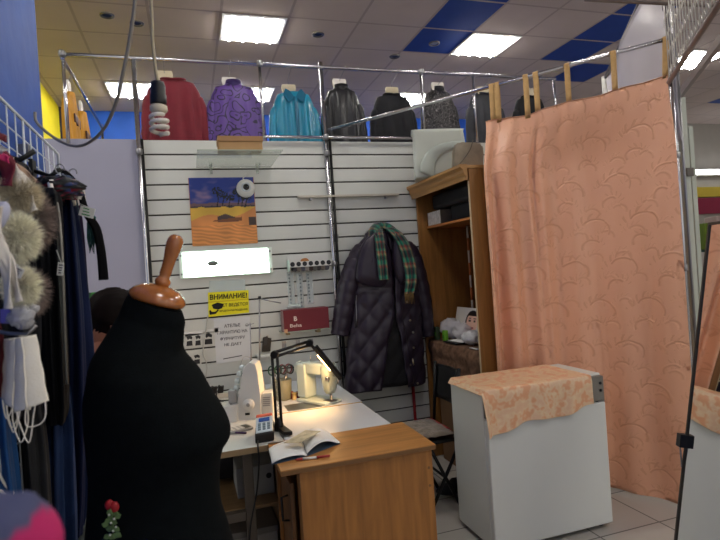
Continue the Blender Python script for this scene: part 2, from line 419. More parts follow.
def shirt(cx, zt, y, w, mat, name, label, collar='round', fold=.012, sleeves=True, length=.72, paint=None, sl=.6, neck=.06, seed=0, colmat=None):
    t = thing(name, label, name.split('_')[-1], (cx, y, zt - length), 'shop clothes on the high rail')
    tab = [(0, neck, .045), (.015, neck + .01, .055), (.022, w * .62, .06), (.045, w * .76, .068), (.085, w * .84, .074), (.17, w * .92, .08), (.3, w, .085), (.4, w * .97, .09), (length, w * .99, .09)]
    R = []; N = 56
    for i in range(31):
        d = length * (i / 30) ** 1.4
        hw = interp([(a, b) for a, b, c in tab], d); hd = interp([(a, c) for a, b, c in tab], d)
        ring = []
        for k in range(N):
            a = 2 * PI * k / N
            ca, sa = math.cos(a), math.sin(a)
            px = hw * (abs(ca) ** .8) * (1 if ca > 0 else -1); py = hd * (abs(sa) ** .85) * (1 if sa > 0 else -1)
            g = fold * min(1, d / .2) * (math.sin(px * 62 + seed + 1.5 * nz(d * 3, seed)) + .6 * math.sin(px * 113 + seed * 2))
            ring.append((cx + px, y + py * (1 + g * 4) - (g if sa < 0 else -g), zt - d + (.02 * (abs(ca)) if d < .03 else 0)))
        R.append(ring)
    mb = MB().rings(R, True, True, True)
    part('body', mb, mat, t, None, paint)
    if sleeves:
        for s in (-1, 1):
            pts = sm([(cx + s * w * .66, y, zt - .115), (cx + s * w * .80, y - .004, zt - .15), (cx + s * (w * .88), y - .006, zt - .26), (cx + s * (w * .92), y - .01, zt - .42), (cx + s * (w * .92), y - .008, zt - sl)], 4)
            n = len(pts); rr = [interp([(0, .030), (.2, .042), (1, .042)], q / (n - 1)) * (1 + .05 * math.sin(q * 2.3 + seed)) for q in range(n)]
            part('sleeve', MB().tube(pts, rr, 14, True, .95), mat, t, None, paint)
    if collar == 'round':
        part('collar', MB().tube([(cx + (neck + .008) * math.cos(a), y + .05 * math.sin(a), zt + .004 + .012 * abs(math.cos(a))) for a in [2 * PI * k / 24 for k in range(25)]], .009, 8), colmat or mat, t)
    elif collar == 'high':
        part('collar', MB().rings([[(cx + (neck + .004 - e * .01) * math.cos(a), y + (.05) * math.sin(a), zt + h) for a in [2 * PI * k / 24 for k in range(24)]] for h, e in ((-.02, 0), (.02, .3), (.045, .8), (.04, 1.2))], True, False, True), colmat or mat, t)
    elif collar == 'shirt':
        for s in (-1, 1):
            mb = MB(); o = [(0.003, -.05), (.035, .012), (.062, .03), (.088, -.02), (.058, -.095)]
            mb.prism([(cx + s * a, y - .050 + b * .55, zt + b) for a, b in o], (0, .006, 0)); part('collar', mb, colmat or mat, t)
        mb = MB()
        mb.slab(lambda u, v: V((cx + lerp(-.012, .012, u), y - .10 - .012 * math.sin(PI * min(1, v * 2)), zt - .05 - v * .5)), 1, 10, (0, -.004, 0)); part('placket', mb, colmat or mat, t)
    return t
YS_ = YW + .13
def sx(px, y=80): return PY(px, y, YS_).x
def szz(px, py): return PY(px, py, YS_).z
red = M('dark_red_knit', (120, 24, 40), .7, var=.12, vs=14, bump=.15, bs=200, sheen=.2)
teal = M('teal_satin', (0, 128, 160), .3, var=.1, vs=8, spec=.7)
teal_dark = M('teal_satin_collar', (2, 92, 124), .3, var=.1, spec=.7)
leather = M('black_leather', (34, 34, 38), .38, var=.15, bump=.2, bs=60)
blk = M('black_knit', (22, 22, 28), .75, var=.15, vs=20)
greyj = M('charcoal_cloth', (62, 64, 70), .7, var=.12, vs=18)
blk2 = M('black_wool', (18, 18, 22), .8, var=.15)
def swirl(name, base, line, scale, freq, thr, rough):
    m, nt, b = nodes(name); L = nt.links; tc = nt.nodes.new('ShaderNodeTexCoord')
    n = nt.nodes.new('ShaderNodeTexNoise'); n.inputs['Scale'].default_value = scale * .8; n.inputs['Detail'].default_value = 1; L.new(tc.outputs['Object'], n.inputs['Vector'])
    mx = nt.nodes.new('ShaderNodeMixRGB'); mx.blend_type = 'ADD'; mx.inputs['Fac'].default_value = .12; L.new(tc.outputs['Object'], mx.inputs['Color1']); L.new(n.outputs['Color'], mx.inputs['Color2'])
    vo = nt.nodes.new('ShaderNodeTexVoronoi'); vo.inputs['Scale'].default_value = scale; L.new(mx.outputs['Color'], vo.inputs['Vector'])
    ml = nt.nodes.new('ShaderNodeMath'); ml.operation = 'MULTIPLY'; ml.inputs[1].default_value = freq; L.new(vo.outputs['Distance'], ml.inputs[0])
    sn = nt.nodes.new('ShaderNodeMath'); sn.operation = 'SINE'; L.new(ml.outputs[0], sn.inputs[0])
    r = nt.nodes.new('ShaderNodeValToRGB'); r.color_ramp.elements[0].position = thr; r.color_ramp.elements[1].position = thr + .08
    r.color_ramp.elements[0].color = lin(base) + (1,); r.color_ramp.elements[1].color = lin(line) + (1,); L.new(sn.outputs[0], r.inputs['Fac'])
    L.new(r.outputs['Color'], b.inputs['Base Color']); b.inputs['Roughness'].default_value = rough
    return m
PURPLE = swirl('purple_swirl_print', (92, 62, 140), (34, 22, 58), 11, 19, .72, .5)
LACE = swirl('black_lace', (24, 22, 26), (128, 124, 126), 22, 22, .80, .6)
shirt(sx(173), szz(173, 82), YS_, .215, red, 'red_sweater', 'dark red knitted sweater hanging behind the spiral bulb', 'round', seed=1, neck=.075)
shirt(sx(233), szz(233, 87), YS_, .20, PAINT('purple_print', .5) if 0 else PURPLE, 'purple_blouse', 'purple blouse with dark swirling print', 'high', fold=.006, seed=2, colmat=M('purple_plain', (64, 44, 104), .5, var=.1))
shirt(sx(292), szz(292, 94), YS_, .185, teal, 'teal_blouse', 'shiny teal satin blouse with pointed collar', 'shirt', seed=3, colmat=teal_dark)
shirt(sx(340.5), szz(342, 91), YS_, .165, leather, 'leather_jacket', 'black leather jacket hanging right of the teal blouse', 'high', fold=.015, seed=4)
shirt(sx(391.5), szz(391, 96), YS_ + .02, .19, blk, 'black_sweater', 'plain black top on a cream neck plate hanger', 'round', fold=.008, seed=5)
shirt(sx(438), szz(437, 92), YS_ + .02, .155, LACE, 'lace_blouse', 'black lace blouse with high collar', 'high', fold=.004, seed=6, colmat=blk)
shirt(sx(484), szz(483, 95), YS_ + .02, .175, greyj, 'charcoal_jacket', 'charcoal grey jacket hanging behind the plastic box', 'round', seed=7, fold=.015)
shirt(sx(529), szz(529, 98), YS_ + .02, .17, blk2, 'black_jacket', 'black jacket last on the rail behind the curtain tabs', 'round', seed=8)
for px, py, mt, lb in ((165, 82, hang_mats, 'cream bust hanger in the red sweater'), (229, 88, hang_white, 'white bust hanger in the purple blouse'), (288, 95, hang_mats, 'cream bust hanger in the teal blouse'),
                       (339, 89, hang_white, 'pale hanger in the leather jacket'), (391, 97, hang_mats, 'cream bust hanger in the plain black top'), (437, 92, hang_white, 'white hanger in the lace blouse'),
                       (482, 96, hang_mats, 'hanger in the charcoal jacket'), (529, 97, hang_mats, 'cream hanger in the last black jacket behind the curtain')):
    bust_hanger(sx(px), szz(px, py) - .01, YS_, lb, mt)
# mustard dresses hang lengthwise on the side rail, facing the aisle
must = M('mustard_cloth', (196, 138, 24), .7, var=.12, vs=10)
for k, (ya, yb, zt) in enumerate(((4.06, 4.46, 2.90), (4.52, 4.92, 2.90))):
    yc = (ya + yb) / 2
    t = thing('mustard_dress', ('nearer mustard dress on the side rail by the corner post', 'farther mustard dress on the side rail')[k], 'dress', (XK - .01, yc, 2.0), 'mustard dresses on the side rail')
    R = []
    for i in range(24):
        d = i / 23 * .9; hw = interp([(0, .05), (.03, .10), (.08, .16), (.14, .19), (.9, .20)], d)
        R.append([(XK - .03 + (.035 + .02 * d + .010 * math.sin(a * 10 + k + d * 2) * min(1, d * 6)) * math.sin(a), yc + hw * math.cos(a), zt - d) for a in [2 * PI * q / 56 for q in range(56)]])
    part('body', MB().rings(R), must, t)
    part('trim_print', MB().slab(lambda u, v: V((XK + .015, yc - .10 + .2 * u, zt - .17 - .06 * v)), 8, 3, (-.012, 0, 0)), M('trim_print', (96, 70, 60), .7, var=.5, vs=60), t)
    h = thing('bust_hanger', ('white bust hanger of the nearer mustard dress', 'white bust hanger of the farther mustard dress')[k], 'clothes hanger', (XK - .03, yc, zt - .03), 'white hangers on the side rail')
    part('neck_plate', MB().prism([(XK - .04, yc + a, zt + b) for a, b in ((-.05, .05), (-.04, .085), (.04, .085), (.05, .05), (.035, -.02), (-.035, -.02))], (.016, 0, 0)), hang_white, h)
    part('hook', MB().tube([(XK - .03, yc, zt + .08), (XK - .02, yc, ZR - .045)] + [(XK - .016 * math.cos(a), yc, ZR - .03 + .016 * math.sin(a)) for a in [PI * q / 6 for q in range(-1, 7)]], .0025, 6), steel, h)
# ------------------------------------------------------------------ things fixed on the slat wall
yf = YW - .001
def wallp(x, y, off=0): return PY(x, y, YW - off)
glass = GLASSY('shelf_glass', (196, 206, 196), .35, .06)
gedge = GLASSY('shelf_glass_edge', (190, 200, 184), .75, .1)
# glass shelf with cardboard box
zs = PY(240, 167, YW).z; f_ = PZ(240, 149.5, zs + .0).y; xa_ = PZ(197, 149.5, zs).x; xb_ = PZ(283, 149.5, zs).x
t = thing('glass_shelf', 'clear glass shelf under the cardboard box high on the wall', 'shelf', ((xa_ + xb_) / 2, (f_ + YW) / 2, zs - .006))
part('shelf_plate', MB().box((xa_, f_, zs - .006), (xb_, YW - .004, zs), .001), glass, t)
part('front_edge', MB().box((xa_, f_ - .0012, zs - .0058), (xb_, f_ - .0002, zs - .0002)), gedge, t)
for x in (xa_ + .10, xb_ - .10):
    part('bracket', MB().box((x - .004, YW - .16, zs - .018), (x + .004, YW - .002, zs - .0065)).box((x - .010, YW - .006, zs - .05), (x + .010, YW - .001, zs + .02)), glass, t)
card = M('cardboard', (176, 140, 96), .85, var=.08, vs=10)
p0 = PZ(219, 149.5, zs); p1 = PZ(263, 149.5, zs); hb_ = (149 - 135) / FPX * (p0 - EYE).dot(f0)
t = thing('cardboard_box', 'long brown cardboard box on the high glass shelf', 'box', ((p0.x + p1.x) / 2, f_ + .08, zs + .001))
part('box_body', MB().box((p0.x, f_ + .006, zs + .001), (p1.x, f_ + .15, zs + hb_ * .6), .002), card, t)
part('lid', MB().box((p0.x - .004, f_ + .002, zs + hb_ * .6 + .0005), (p1.x + .004, f_ + .154, zs + hb_), .002), M('cardboard_lid', (160, 124, 84), .85, var=.08), t)
# second long glass shelf seen edge-on
a_ = wallp(297, 197); b_ = PY(411, 198, YW - .1)
t = thing('glass_shelf', 'long narrow glass shelf behind the chrome post, left of the wardrobe', 'shelf', (1.3, YW - .06, a_.z - .015))
part('shelf_plate', MB().box((a_.x, YW - .045, a_.z - .012), (1.6, YW - .004, a_.z + .004), .002), M('shelf_edge_plastic', (186, 180, 166), .35, var=.04), t)
for x in (a_.x + .1, 1.5): part('bracket', MB().box((x - .01, YW - .035, a_.z - .03), (x + .01, YW - .001, a_.z - .013)), steel, t)
# desert picture (a plain picture of dunes, palms and blue sky)
def dune(co, uv):
    u, v = uv
    n = nz(u * 5, v * 5, 1)
    if v > .56 + .02 * nz(u * 9, 0, 4):
        c = nz(u * 3 + 1, v * 9, 7) + .4 * nz(u * 9, v * 22, 2)
        base = (42, 62, 140); t = max(0, min(1, c * 1.6 + .1 * (1 - v)))
        r = [lerp(x, y, t) for x, y in zip(base, (150, 120, 150))]
        hill = .62 + .05 * nz(u * 4, 2, 2)
        if v < hill: r = (52, 50, 60) if v < .58 + .02 * nz(u * 20, 1, 1) else (110, 86, 92)
        for px, h in ((.42, .80), (.50, .74), (.60, .70), (.74, .78), (.80, .74), (.86, .70)):
            if abs(u - px - .01 * math.sin(v * 30)) < .008 and v < h: r = (24, 22, 20)
            dx, dy = (u - px) / .085, (v - h) / .06
            if dx * dx + dy * dy < 1 and nz(u * 45, v * 45, 9) > -.1 and dy > -abs(dx) * 1.2 - .3: r = (28, 32, 28)
        return r
    ridge = .36 + .16 * u + .05 * math.sin(u * 7)
    if v > ridge: base = (212, 172, 70)
    else: base = (206, 136, 76)
    rip = math.sin(v * 120 + 5 * nz(u * 6, v * 6, 5) + u * 18) if v < .3 else 0
    r = [max(0, min(255, x * (1 + .10 * rip + .14 * n))) for x in base]
    if .40 < u < .72 and .34 < v < .46 - abs(u - .52) * .35: r = (70, 54, 56)
    if u > .88 and .28 < v < .40: r = (70, 56, 52)
    if .33 < u < .78 and .35 < v < .36 + .1 * (u - .3): r = (120, 74, 44)
    return r
pa, pb, pc, pd = wallp(188, 177, .006), wallp(255, 178, .006), wallp(256.5, 244, .006), wallp(192.5, 245.5, .006)
xl, xr, zt, zb = (pa.x + pd.x) / 2, (pb.x + pc.x) / 2, (pa.z + pb.z) / 2, (pc.z + pd.z) / 2
solo('wall_picture', MB().slab(lambda u, v: V((lerp(xl, xr, u), YW - .006, lerp(zb, zt, v))), 96, 96, (0, .0045, 0), False), PAINT('picture_print', .45), 'picture of orange desert dunes, palms and blue sky on the slat wall', 'picture', paint=dune)
# dome camera over the picture's corner
c = wallp(246, 188, .03)
t = thing('dome_camera', 'white round dome camera over the corner of the desert picture', 'security camera', c)
part('housing', MB().lathe((c.x, YW - .0065, c.z), (0, -1, 0), [(0, .066), (.012, .066), (.022, .060), (.034, .047), (.04, .038)], 28), white_plastic, t)
part('rim', MB().lathe((c.x, YW - .043, c.z + .004), (0, -1, -.1), [(0, .034), (.006, .034), (.009, .027), (.003, .025)], 24, cap=False), M('camera_ring', (190, 200, 206), .3, var=.03), t)
part('lens', MB().sphere((c.x, YW - .042, c.z + .004), (.024, .016, .024), 16, 8), M('camera_lens', (12, 12, 16), .12, var=0, spec=.8), t)
part('cable', MB().tube(sm([(c.x - .01, YW - .012, c.z + .055), (c.x - .014, YW - .012, c.z + .075), (c.x + .002, YW - .008, c.z + .088), (c.x + .01, YW - .004, c.z + .11)]), .0035, 6), white_plastic, t)
# wall lamp
pa, pb, pc, pd = wallp(178, 251, .03), wallp(272, 247.5, .03), wallp(272.5, 273, .03), wallp(180, 279, .03)
xl, xr, zt, zb = (pa.x + pd.x) / 2, (pb.x + pc.x) / 2, (pa.z + pb.z) / 2, (pc.z + pd.z) / 2
t = thing('wall_lamp', 'glowing white oblong wall lamp under the desert picture', 'lamp', ((xl + xr) / 2, YW - .02, zb))
part('housing', MB().box((xl, YW - .03, zb), (xr, YW - .001, zt), .004), M('lamp_housing', (225, 236, 226), .35, var=.02), t)
part('diffuser', MB().box((xl + .028, YW - .036, zb + .008), (xr - .028, YW - .0305, zt - .008), .002), M('wall_lamp_glow', (240, 255, 244), .3, var=0, emit=5, ecol=(226, 255, 238)), t)
dk = M('lamp_mark', (110, 118, 112), .4, var=.03)
zz = (zt + zb) / 2
part('switch', MB().lathe((xl + .225, YW - .0365, zz), (0, -1, 0), [(0, .036), (.004, .036), (.005, .03)], 20), dk, t, noise=lambda co: V((0, 0, -(co.z - zz) * .5)))
for x, zq in ((xl + .014, zt - .03), (xl + .014, zb + .03), (xr - .014, zt - .03), (xr - .014, zb + .03)):
    part('screw', MB().cyl((x, YW - .0305, zq), (x, YW - .034, zq), .007, n=10), steel, t)
for xx in (.42, .56, .85):
    x = lerp(xl, xr, xx); part('clip', MB().box((x - .012, YW - .039, zz - .006), (x + .012, YW - .0362, zz - .001)), dk, t)
# signs -----------------------------------------------------------------
def sign(name, corners, off, mat, label, cat, thick=.002):
    pa, pb, pc, pd = [wallp(x, y, off) for x, y in corners]
    t = thing(name, label, cat, (pa + pc) / 2)
    part('sheet', MB().prism([pa, pb, pc, pd], (0, thick, 0)), mat, t)
    def at(u, v): return (pa * (1 - u) + pb * u) * (1 - v) + (pd * (1 - u) + pc * u) * v + V((0, -.0006, 0))
    return t, at, (pb - pa).normalized(), (pa - pd).normalized(), (pb - pa).length, (pa - pd).length
yellow = M('yellow_sign', (236, 226, 24), .5, var=.03)
t, at, xd, yd, W_, H_ = sign('warning_sign', ((208, 292.5), (248.5, 290), (249, 312.5), (208.5, 317)), .004, yellow, 'yellow notice with black lettering under the wall lamp', 'sign')
part('lettering', MB().text('ВНИМАНИЕ!', at(.5, .21), xd, yd, H_ * .22, W_ * .92, bold=.03), ink, t)
part('lettering', MB().text('ИЕТ ВЕДЕТСЯ', at(.62, .60), xd, yd, H_ * .16, W_ * .70, bold=.02), ink, t)
part('lettering', MB().text('ВИДЕОНАБЛЮДЕНИЕ', at(.62, .83), xd, yd, H_ * .09, W_ * .70, bold=.02), ink, t)
part('stripe', MB().prism([at(0, .38) , at(1, .38), at(1, .42), at(0, .42)], (0, -.0004, 0)), M('sign_stripe', (214, 190, 10), .5, var=.03), t)
cm = MB(); A = lambda u, v: at(u, v)
cm.prism([A(.08, .52), A(.22, .44), A(.38, .52), A(.33, .70), A(.24, .74), A(.12, .68)], (0, -.0012, 0)); cm.prism([A(.02, .75), A(.05, .72), A(.08, .80), A(.16, .82), A(.22, .74), A(.26, .76), A(.18, .90), A(.03, .92)], (0, -.001, 0))
part('camera_symbol', cm, ink, t)
holder = GLASSY('clear_holder', (226, 236, 234), .45, .15)
t, at, xd, yd, W_, H_ = sign('document_holder', ((209.5, 281), (245, 279), (245.5, 291), (208.5, 293)), .003, holder, 'clear plastic holder above the yellow notice', 'holder')
part('lip', MB().prism([at(.18, .25), at(.78, .2), at(.78, .8), at(.18, .85)], (0, -.004, 0)), holder, t)
t, at, xd, yd, W_, H_ = sign('paper_notice', ((213.5, 319.5), (250, 316.5), (250.5, 359), (216.5, 364)), .004, M('notice_paper', (214, 216, 218), .7, var=.03), 'white printed paper notice below the yellow notice', 'sign')
for k, s_ in enumerate(('АТЕЛЬЕ', 'ГАРАНТИЮ НА', 'ФУРНИТУРУ', 'НЕ ДАЕТ')):
    part('lettering', MB().text(s_, at(.5, .17 + .145 * k), xd, yd, H_ * .075, W_ * (.44, .82, .68, .48)[k], bold=.02), M('grey_ink', (70, 70, 78), .8, var=0), t)
part('rule', MB().prism([at(.2, .90), at(.75, .88), at(.75, .90), at(.2, .92)], (0, -.0006, 0)), M('grey_ink', (70, 70, 78)), t)
# instruction leaflets with little machine drawings, left of the notice
for k, (x, y, w_, h_) in enumerate(((189.5, 340.5, 9, 13), (198, 340, 8, 13), (208.5, 338.5, 11.5, 14), (189, 360.5, 8, 11), (197, 359, 9, 12))):
    t, at, xd, yd, W_, H_ = sign('instruction_card', ((x - w_ / 2, y - h_ / 2 + .3), (x + w_ / 2, y - h_ / 2 - .3), (x + w_ / 2, y + h_ / 2 - .3), (x - w_ / 2, y + h_ / 2 + .3)), .004, M('card_print', (206, 206, 200), .7, var=.05),
        ('small white card with a dark drawing, leftmost of the upper row', 'narrow card with a dark drawing, second in the upper row', 'card with a broad dark drawing just left of the paper notice', 'small card at the left of the lower row', 'small card at the right of the lower row')[k], 'card')
    part('drawing', MB().prism([at(.15, .20), at(.55, .12), at(.82, .24), at(.78, .44), at(.5, .36), at(.3, .46)], (0, -.0005, 0)).prism([at(.2, .55), at(.8, .52), at(.84, .9), at(.16, .92)], (0, -.0005, 0)), M('card_ink', (48, 48, 50), .8, var=.3, vs=200), t)
t, at, xd, yd, W_, H_ = sign('paper_strip', ((183, 333), (218, 328), (218.5, 332), (183, 337)), .004, paper, 'thin white paper strip above the instruction cards', 'paper')
# white ledge with thread rack
pa, pb = wallp(288, 251, .0), wallp(330, 251, .0)
zl = wallp(308, 266, .08).z; x0_, x1_ = wallp(289, 262, .08).x, wallp(330.5, 262, .08).x
t = thing('ribbon_rack', 'white rack with round holes for trims near the chrome post', 'rack', ((x0_ + x1_) / 2, YW - .05, zl - .03))
part('back_plate', MB().box((x0_, YW - .012, zl - .02), (x1_, YW - .001, zl + .085), .002), white_plastic, t)
part('tray', MB().box((x0_, YW - .10, zl - .004), (x1_, YW - .012, zl), .001), white_plastic, t)
lip = MB().box((x0_, YW - .104, zl - .004), (x1_, YW - .1, zl + .036)); part('lip', lip, white_plastic, t)
part('side_plate', MB().box((x0_ - .003, YW - .104, zl - .03), (x0_, YW - .001, zl + .05)), M('rack_side', (190, 208, 200), .4, var=.03), t)
for k in range(7):
    x = lerp(x0_ + .02, x1_ - .02, k / 6)
    part('hole_plug', MB().lathe((x, YW - .1042, zl + .018), (0, -1, 0), [(0, .017), (.002, .017), (.003, .014)], 14), M('hole_dark', (40, 40, 44), .6, var=.05), t)
xr_ = lerp(x0_, x1_, .38)
solo('thread_reel', MB().lathe((xr_, YW - .09, zl + .03), (0, 1, 0), [(0, .03), (.004, .03), (.005, .02), (.03, .02), (.031, .03), (.035, .03)], 20), M('thread_reel_tan', (176, 120, 70), .6, var=.1), 'tan thread reel standing in the white trim rack', 'thread reel')
cols = [(60, 56, 60), (120, 110, 100), (84, 84, 92), (150, 146, 138), (60, 44, 40), (100, 100, 96)]
for k in range(9):
    x = lerp(x0_ + .04, x1_ - .03, k / 8)
    solo('trim_coil', MB().lathe((x, YW - .085, zl - .018), (0, 1, .05), [(0, .014), (.003, .02), (.05, .02), (.053, .014)], 12), M('trim_%s' % 'abcdef'[k % 6], cols[k % 6], .6, var=.1), 'small rolled trim hanging under the white rack', 'trim coil', 'rolled trims under the white rack')
# clear strips of buttons hanging under the rack
for k, (x, y0_, y1_) in enumerate(((290, 272, 306), (299, 273, 309), (309, 272, 304))):
    p0, p1 = wallp(x, y0_, .01), wallp(x, y1_, .01)
    t = thing('button_strip', ('leftmost clear strip of small fasteners under the trim rack', 'middle clear strip of small fasteners under the trim rack', 'rightmost clear strip of small fasteners under the trim rack')[k], 'button strip', (p0 + p1) / 2, 'fastener strips under the trim rack')
    part('backing', MB().box((p0.x - .024, YW - .006, p1.z), (p0.x + .024, YW - .004, p0.z)), holder, t)
    for r in range(9):
        zq = lerp(p0.z - .02, p1.z + .02, r / 8)
        part('fastener', MB().lathe((p0.x - (.008 if k != 1 else -.006), YW - .0062, zq), (0, -1, 0), [(0, .007), (.003, .006)], 8), M('fastener_grey', (96, 104, 112), .4, .3, var=.1), t)
t_ = wallp(294, 306, .02)
solo('plastic_packet', MB().sphere(t_, (.05, .012, .018), 14, 8), GLASSY('packet_plastic', (220, 232, 226), .6, .2), 'crumpled clear packet on top of the maroon box', 'packet', noise=lambda co: V((0, .006 * nz(co.x * 60, co.z * 60), .01 * nz(co.x * 50, co.z * 50, 3))))
# maroon box on its own short glass shelf
zb = wallp(300, 330, .09).z; x0_, x1_ = wallp(283, 320, .1).x, wallp(328, 318, .1).x
t = thing('glass_shelf', 'short glass shelf carrying the maroon box', 'shelf', ((x0_ + x1_) / 2, YW - .06, zb - .008))
part('shelf_plate', MB().box((x0_ - .02, YW - .135, zb - .007), (x1_ + .01, YW - .003, zb - .001), .001), gedge, t)
for x in (x0_ + .04, x1_ - .07): part('bracket', MB().box((x - .012, YW - .06, zb - .032), (x + .012, YW - .001, zb - .0075)), M('bracket_tan', (150, 130, 96), .5, var=.06), t)
hb = wallp(300, 307, .1).z - zb - .014
t = thing('maroon_box', 'maroon box with pale lettering on the short glass shelf', 'box', ((x0_ + x1_) / 2, YW - .06, zb))
maroon = M('maroon_card', (112, 26, 38), .5, var=.06)
part('box_body', MB().box((x0_, YW - .13, zb), (x1_, YW - .012, zb + hb), .002), maroon, t)
part('label_panel', MB().box((x0_ - .0015, YW - .128, zb + .004), (x0_ - .0002, YW - .014, zb + hb - .004)), M('box_end_print', (150, 120, 120), .6, var=.2, vs=50), t)
pk = M('pale_ink', (228, 206, 196), .6, var=0)
part('lettering', MB().text('Beha', (x0_ + .085, YW - .1308, zb + hb * .26), (1, 0, 0), (0, 0, 1), .024, .085, bold=.02), pk, t)
part('emblem', MB().text('B', (x0_ + .085, YW - .1308, zb + hb * .58), (1, 0, 0), (0, 0, 1), .034, .024, bold=.04), pk, t)
for k, (x, y) in enumerate(((286, 331), (319, 330))):
    c = wallp(x, y, .138); 
    solo('price_tag', MB().box((c.x - .012, c.y - .001, c.z - .016), (c.x + .012, c.y, c.z + .012)), M('tag_%d_paper' % k, ((206, 160, 120), (120, 110, 80))[k], .7, var=.15, vs=60), ('small peach price tag under the left end of the maroon box', 'small dark tag under the right end of the maroon box')[k], 'price tag')
# hooks low on the wall and one by the post
for k, (x, y) in enumerate(((336, 238), (284, 345), (298, 344), (311, 343))):
    c = wallp(x, y, .0)
    solo('wall_hook', MB().box((c.x - .016, YW - .004, c.z - .03), (c.x + .016, YW - .0005, c.z + .03), .001).tube(sm([(c.x, YW - .004, c.z), (c.x, YW - .05, c.z - .01), (c.x, YW - .07, c.z + .02)]), .0035, 6), steel, ('steel slat wall hook right of the chrome post beside the coat', 'steel wall hook, leftmost under the maroon box', 'steel wall hook, middle one under the maroon box', 'steel wall hook, rightmost under the maroon box')[k], 'hook', 'slat wall hooks')
# green picture behind the person's head
def leafy(co, uv):
    n = nz(co.x * 26, co.z * 26, 2) + .5 * nz(co.x * 70, co.z * 70, 5)
    if uv[1] < .28: return (186, 180, 176)
    return (40 + 60 * max(0, n), 120 + 90 * n, 40) if n > -.2 else (30, 66, 30)
pa, pb = wallp(84, 293, .012), wallp(150, 372, .012)
solo('wall_picture', MB().slab(lambda u, v: V((lerp(pa.x, pb.x, u), YW - .002, lerp(pb.z, pa.z, v))), 50, 50, (0, .012, 0), False), PAINT('leafy_print', .5), 'green leafy picture on the wall behind the person', 'picture', paint=leafy)
# white cloth loop hanging cord on the slats
pts = sm([wallp(208, 315, .008), wallp(206, 330, .012), wallp(203, 352, .014), wallp(207, 366, .012), wallp(203, 384, .012), wallp(190, 391, .01)])
solo('wall_cable', MB().tube(pts, .004, 6), M('pale_cable', (190, 188, 180), .5, var=.04), 'thin pale cable hanging down the slat wall left of the notice', 'cable')
# ================================================================== TABLES
TZ = .76
oak_x = WOOD('oak_desk_top', (176, 122, 64), 'x'); oak_z = WOOD('oak_desk', (160, 106, 50), 'z'); oak_edge = M('desk_edge', (120, 84, 46), .5, var=.08)
white_top = M('white_table_top', (206, 208, 210), .3, var=.03, vs=2, spec=.5)
grey_leg = M('grey_metal_leg', (96, 86, 74), .5, .2, var=.08)
# wooden desk
dx0, dx1, dy0, dy1 = .285, .938, 2.085, 2.462
t = thing('wooden_desk', 'oak-coloured wooden desk with the open notebook on it', 'desk', ((dx0 + dx1) / 2, (dy0 + dy1) / 2, 0))
part('desk_top', MB().box((dx0, dy0, TZ - .022), (dx1, dy1, TZ), .002), oak_x, t)
part('edge_strip', MB().box((dx0 + .002, dy0 - .0015, TZ - .02), (dx1 - .002, dy0 - .0002, TZ - .004)), oak_edge, t)
part('front_panel', MB().box((dx0 + .075, dy0 + .018, .0), (dx1 - .012, dy0 + .034, TZ - .0225), .001), oak_z, t)
part('side_panel', MB().box((dx1 - .03, dy0 + .0345, 0), (dx1 - .012, dy1 - .01, TZ - .0225), .001), oak_z, t)
part('side_panel', MB().box((dx0 + .075, dy0 + .0345, 0), (dx0 + .092, dy0 + .09, TZ - .0225), .001), oak_z, t)
part('back_panel', MB().box((dx0 + .03, dy1 - .028, 0), (dx1 - .0305, dy1 - .012, TZ - .0225), .001), oak_z, t)
d = part('door', MB().box((dx0 + .045, dy0 + .095, .04), (dx0 + .062, dy1 - .03, TZ - .09), .002), WOOD('oak_dark', (110, 72, 36), 'z'), t)
yy = dy0 + .16
part('handle', MB().tube([(dx0 + .045, yy, .60), (dx0 + .018, yy, .595), (dx0 + .018, yy, .50), (dx0 + .045, yy, .495)], .005, 8), black_metal, d)
for zz in (.66, .585):
    part('screw_cap', MB().cyl((dx1 - .03, dy0 + .018, zz), (dx1 - .03, dy0 + .0168, zz), .006, n=10), oak_edge, t)
# white sewing tables (front leaf and rear leaf), and overlocker table
def table(name, label, x0, x1, y0, y1, z, top, edge, legs):
    t = thing(name, label, 'table', ((x0 + x1) / 2, (y0 + y1) / 2, 0))
    part('table_top', MB().box((x0, y0, z - .028), (x1, y1, z), .002), top, t)
    part('front_edge', MB().box((x0 + .001, y0 - .0025, z - .027), (x1 - .001, y0 - .0002, z - .001)), edge, t)
    for (x, y) in legs: part('leg', MB().box((x - .022, y - .015, 0), (x + .022, y + .015, z - .0285), .003), grey_leg, t)
    return t
edge_tan = M('table_edge_tan', (150, 126, 92), .5, var=.08); edge_yel = M('table_edge_yellow', (196, 150, 60), .5, var=.08)
t1 = table('work_table', 'white front table between the wooden desk and the sewing machine', .368, .885, 2.47, 2.955, TZ - .003, white_top, edge_tan, ((.41, 2.53), (.84, 2.53), (.41, 2.9), (.84, 2.9)))
t2 = table('sewing_table', 'white rear table with the lamp-lit sewing machine', .368, .893, 2.962, 3.80, TZ, white_top, edge_yel, ((.41, 3.02), (.85, 3.02), (.41, 3.74), (.85, 3.74)))
part('insert_plate', MB().box((.47, 2.97, TZ + .0002), (.66, 3.12, TZ + .0014)), steel, t2)
t3 = table('overlocker_table', 'left table under the white overlocker, on a metal frame', -.34, .360, 2.44, 3.62, TZ, M('overlock_top', (196, 198, 194), .35, var=.04), edge_tan, ())
for (x, y) in ((.20, 2.56), (-.27, 2.56), (.20, 3.45), (-.27, 3.45)):
    part('leg', MB().box((x - .022, y - .02, .0), (x + .022, y + .02, TZ - .0285), .004), grey_leg, t3)
part('foot_rail', MB().box((-.248, 2.54, .40), (.178, 2.58, .44), .003), grey_leg, t3)
part('shelf', MB().box((-.24, 2.585, .425), (.34, 3.2, .44), .002), WOOD('table_shelf', (138, 108, 72), 'x'), t3)
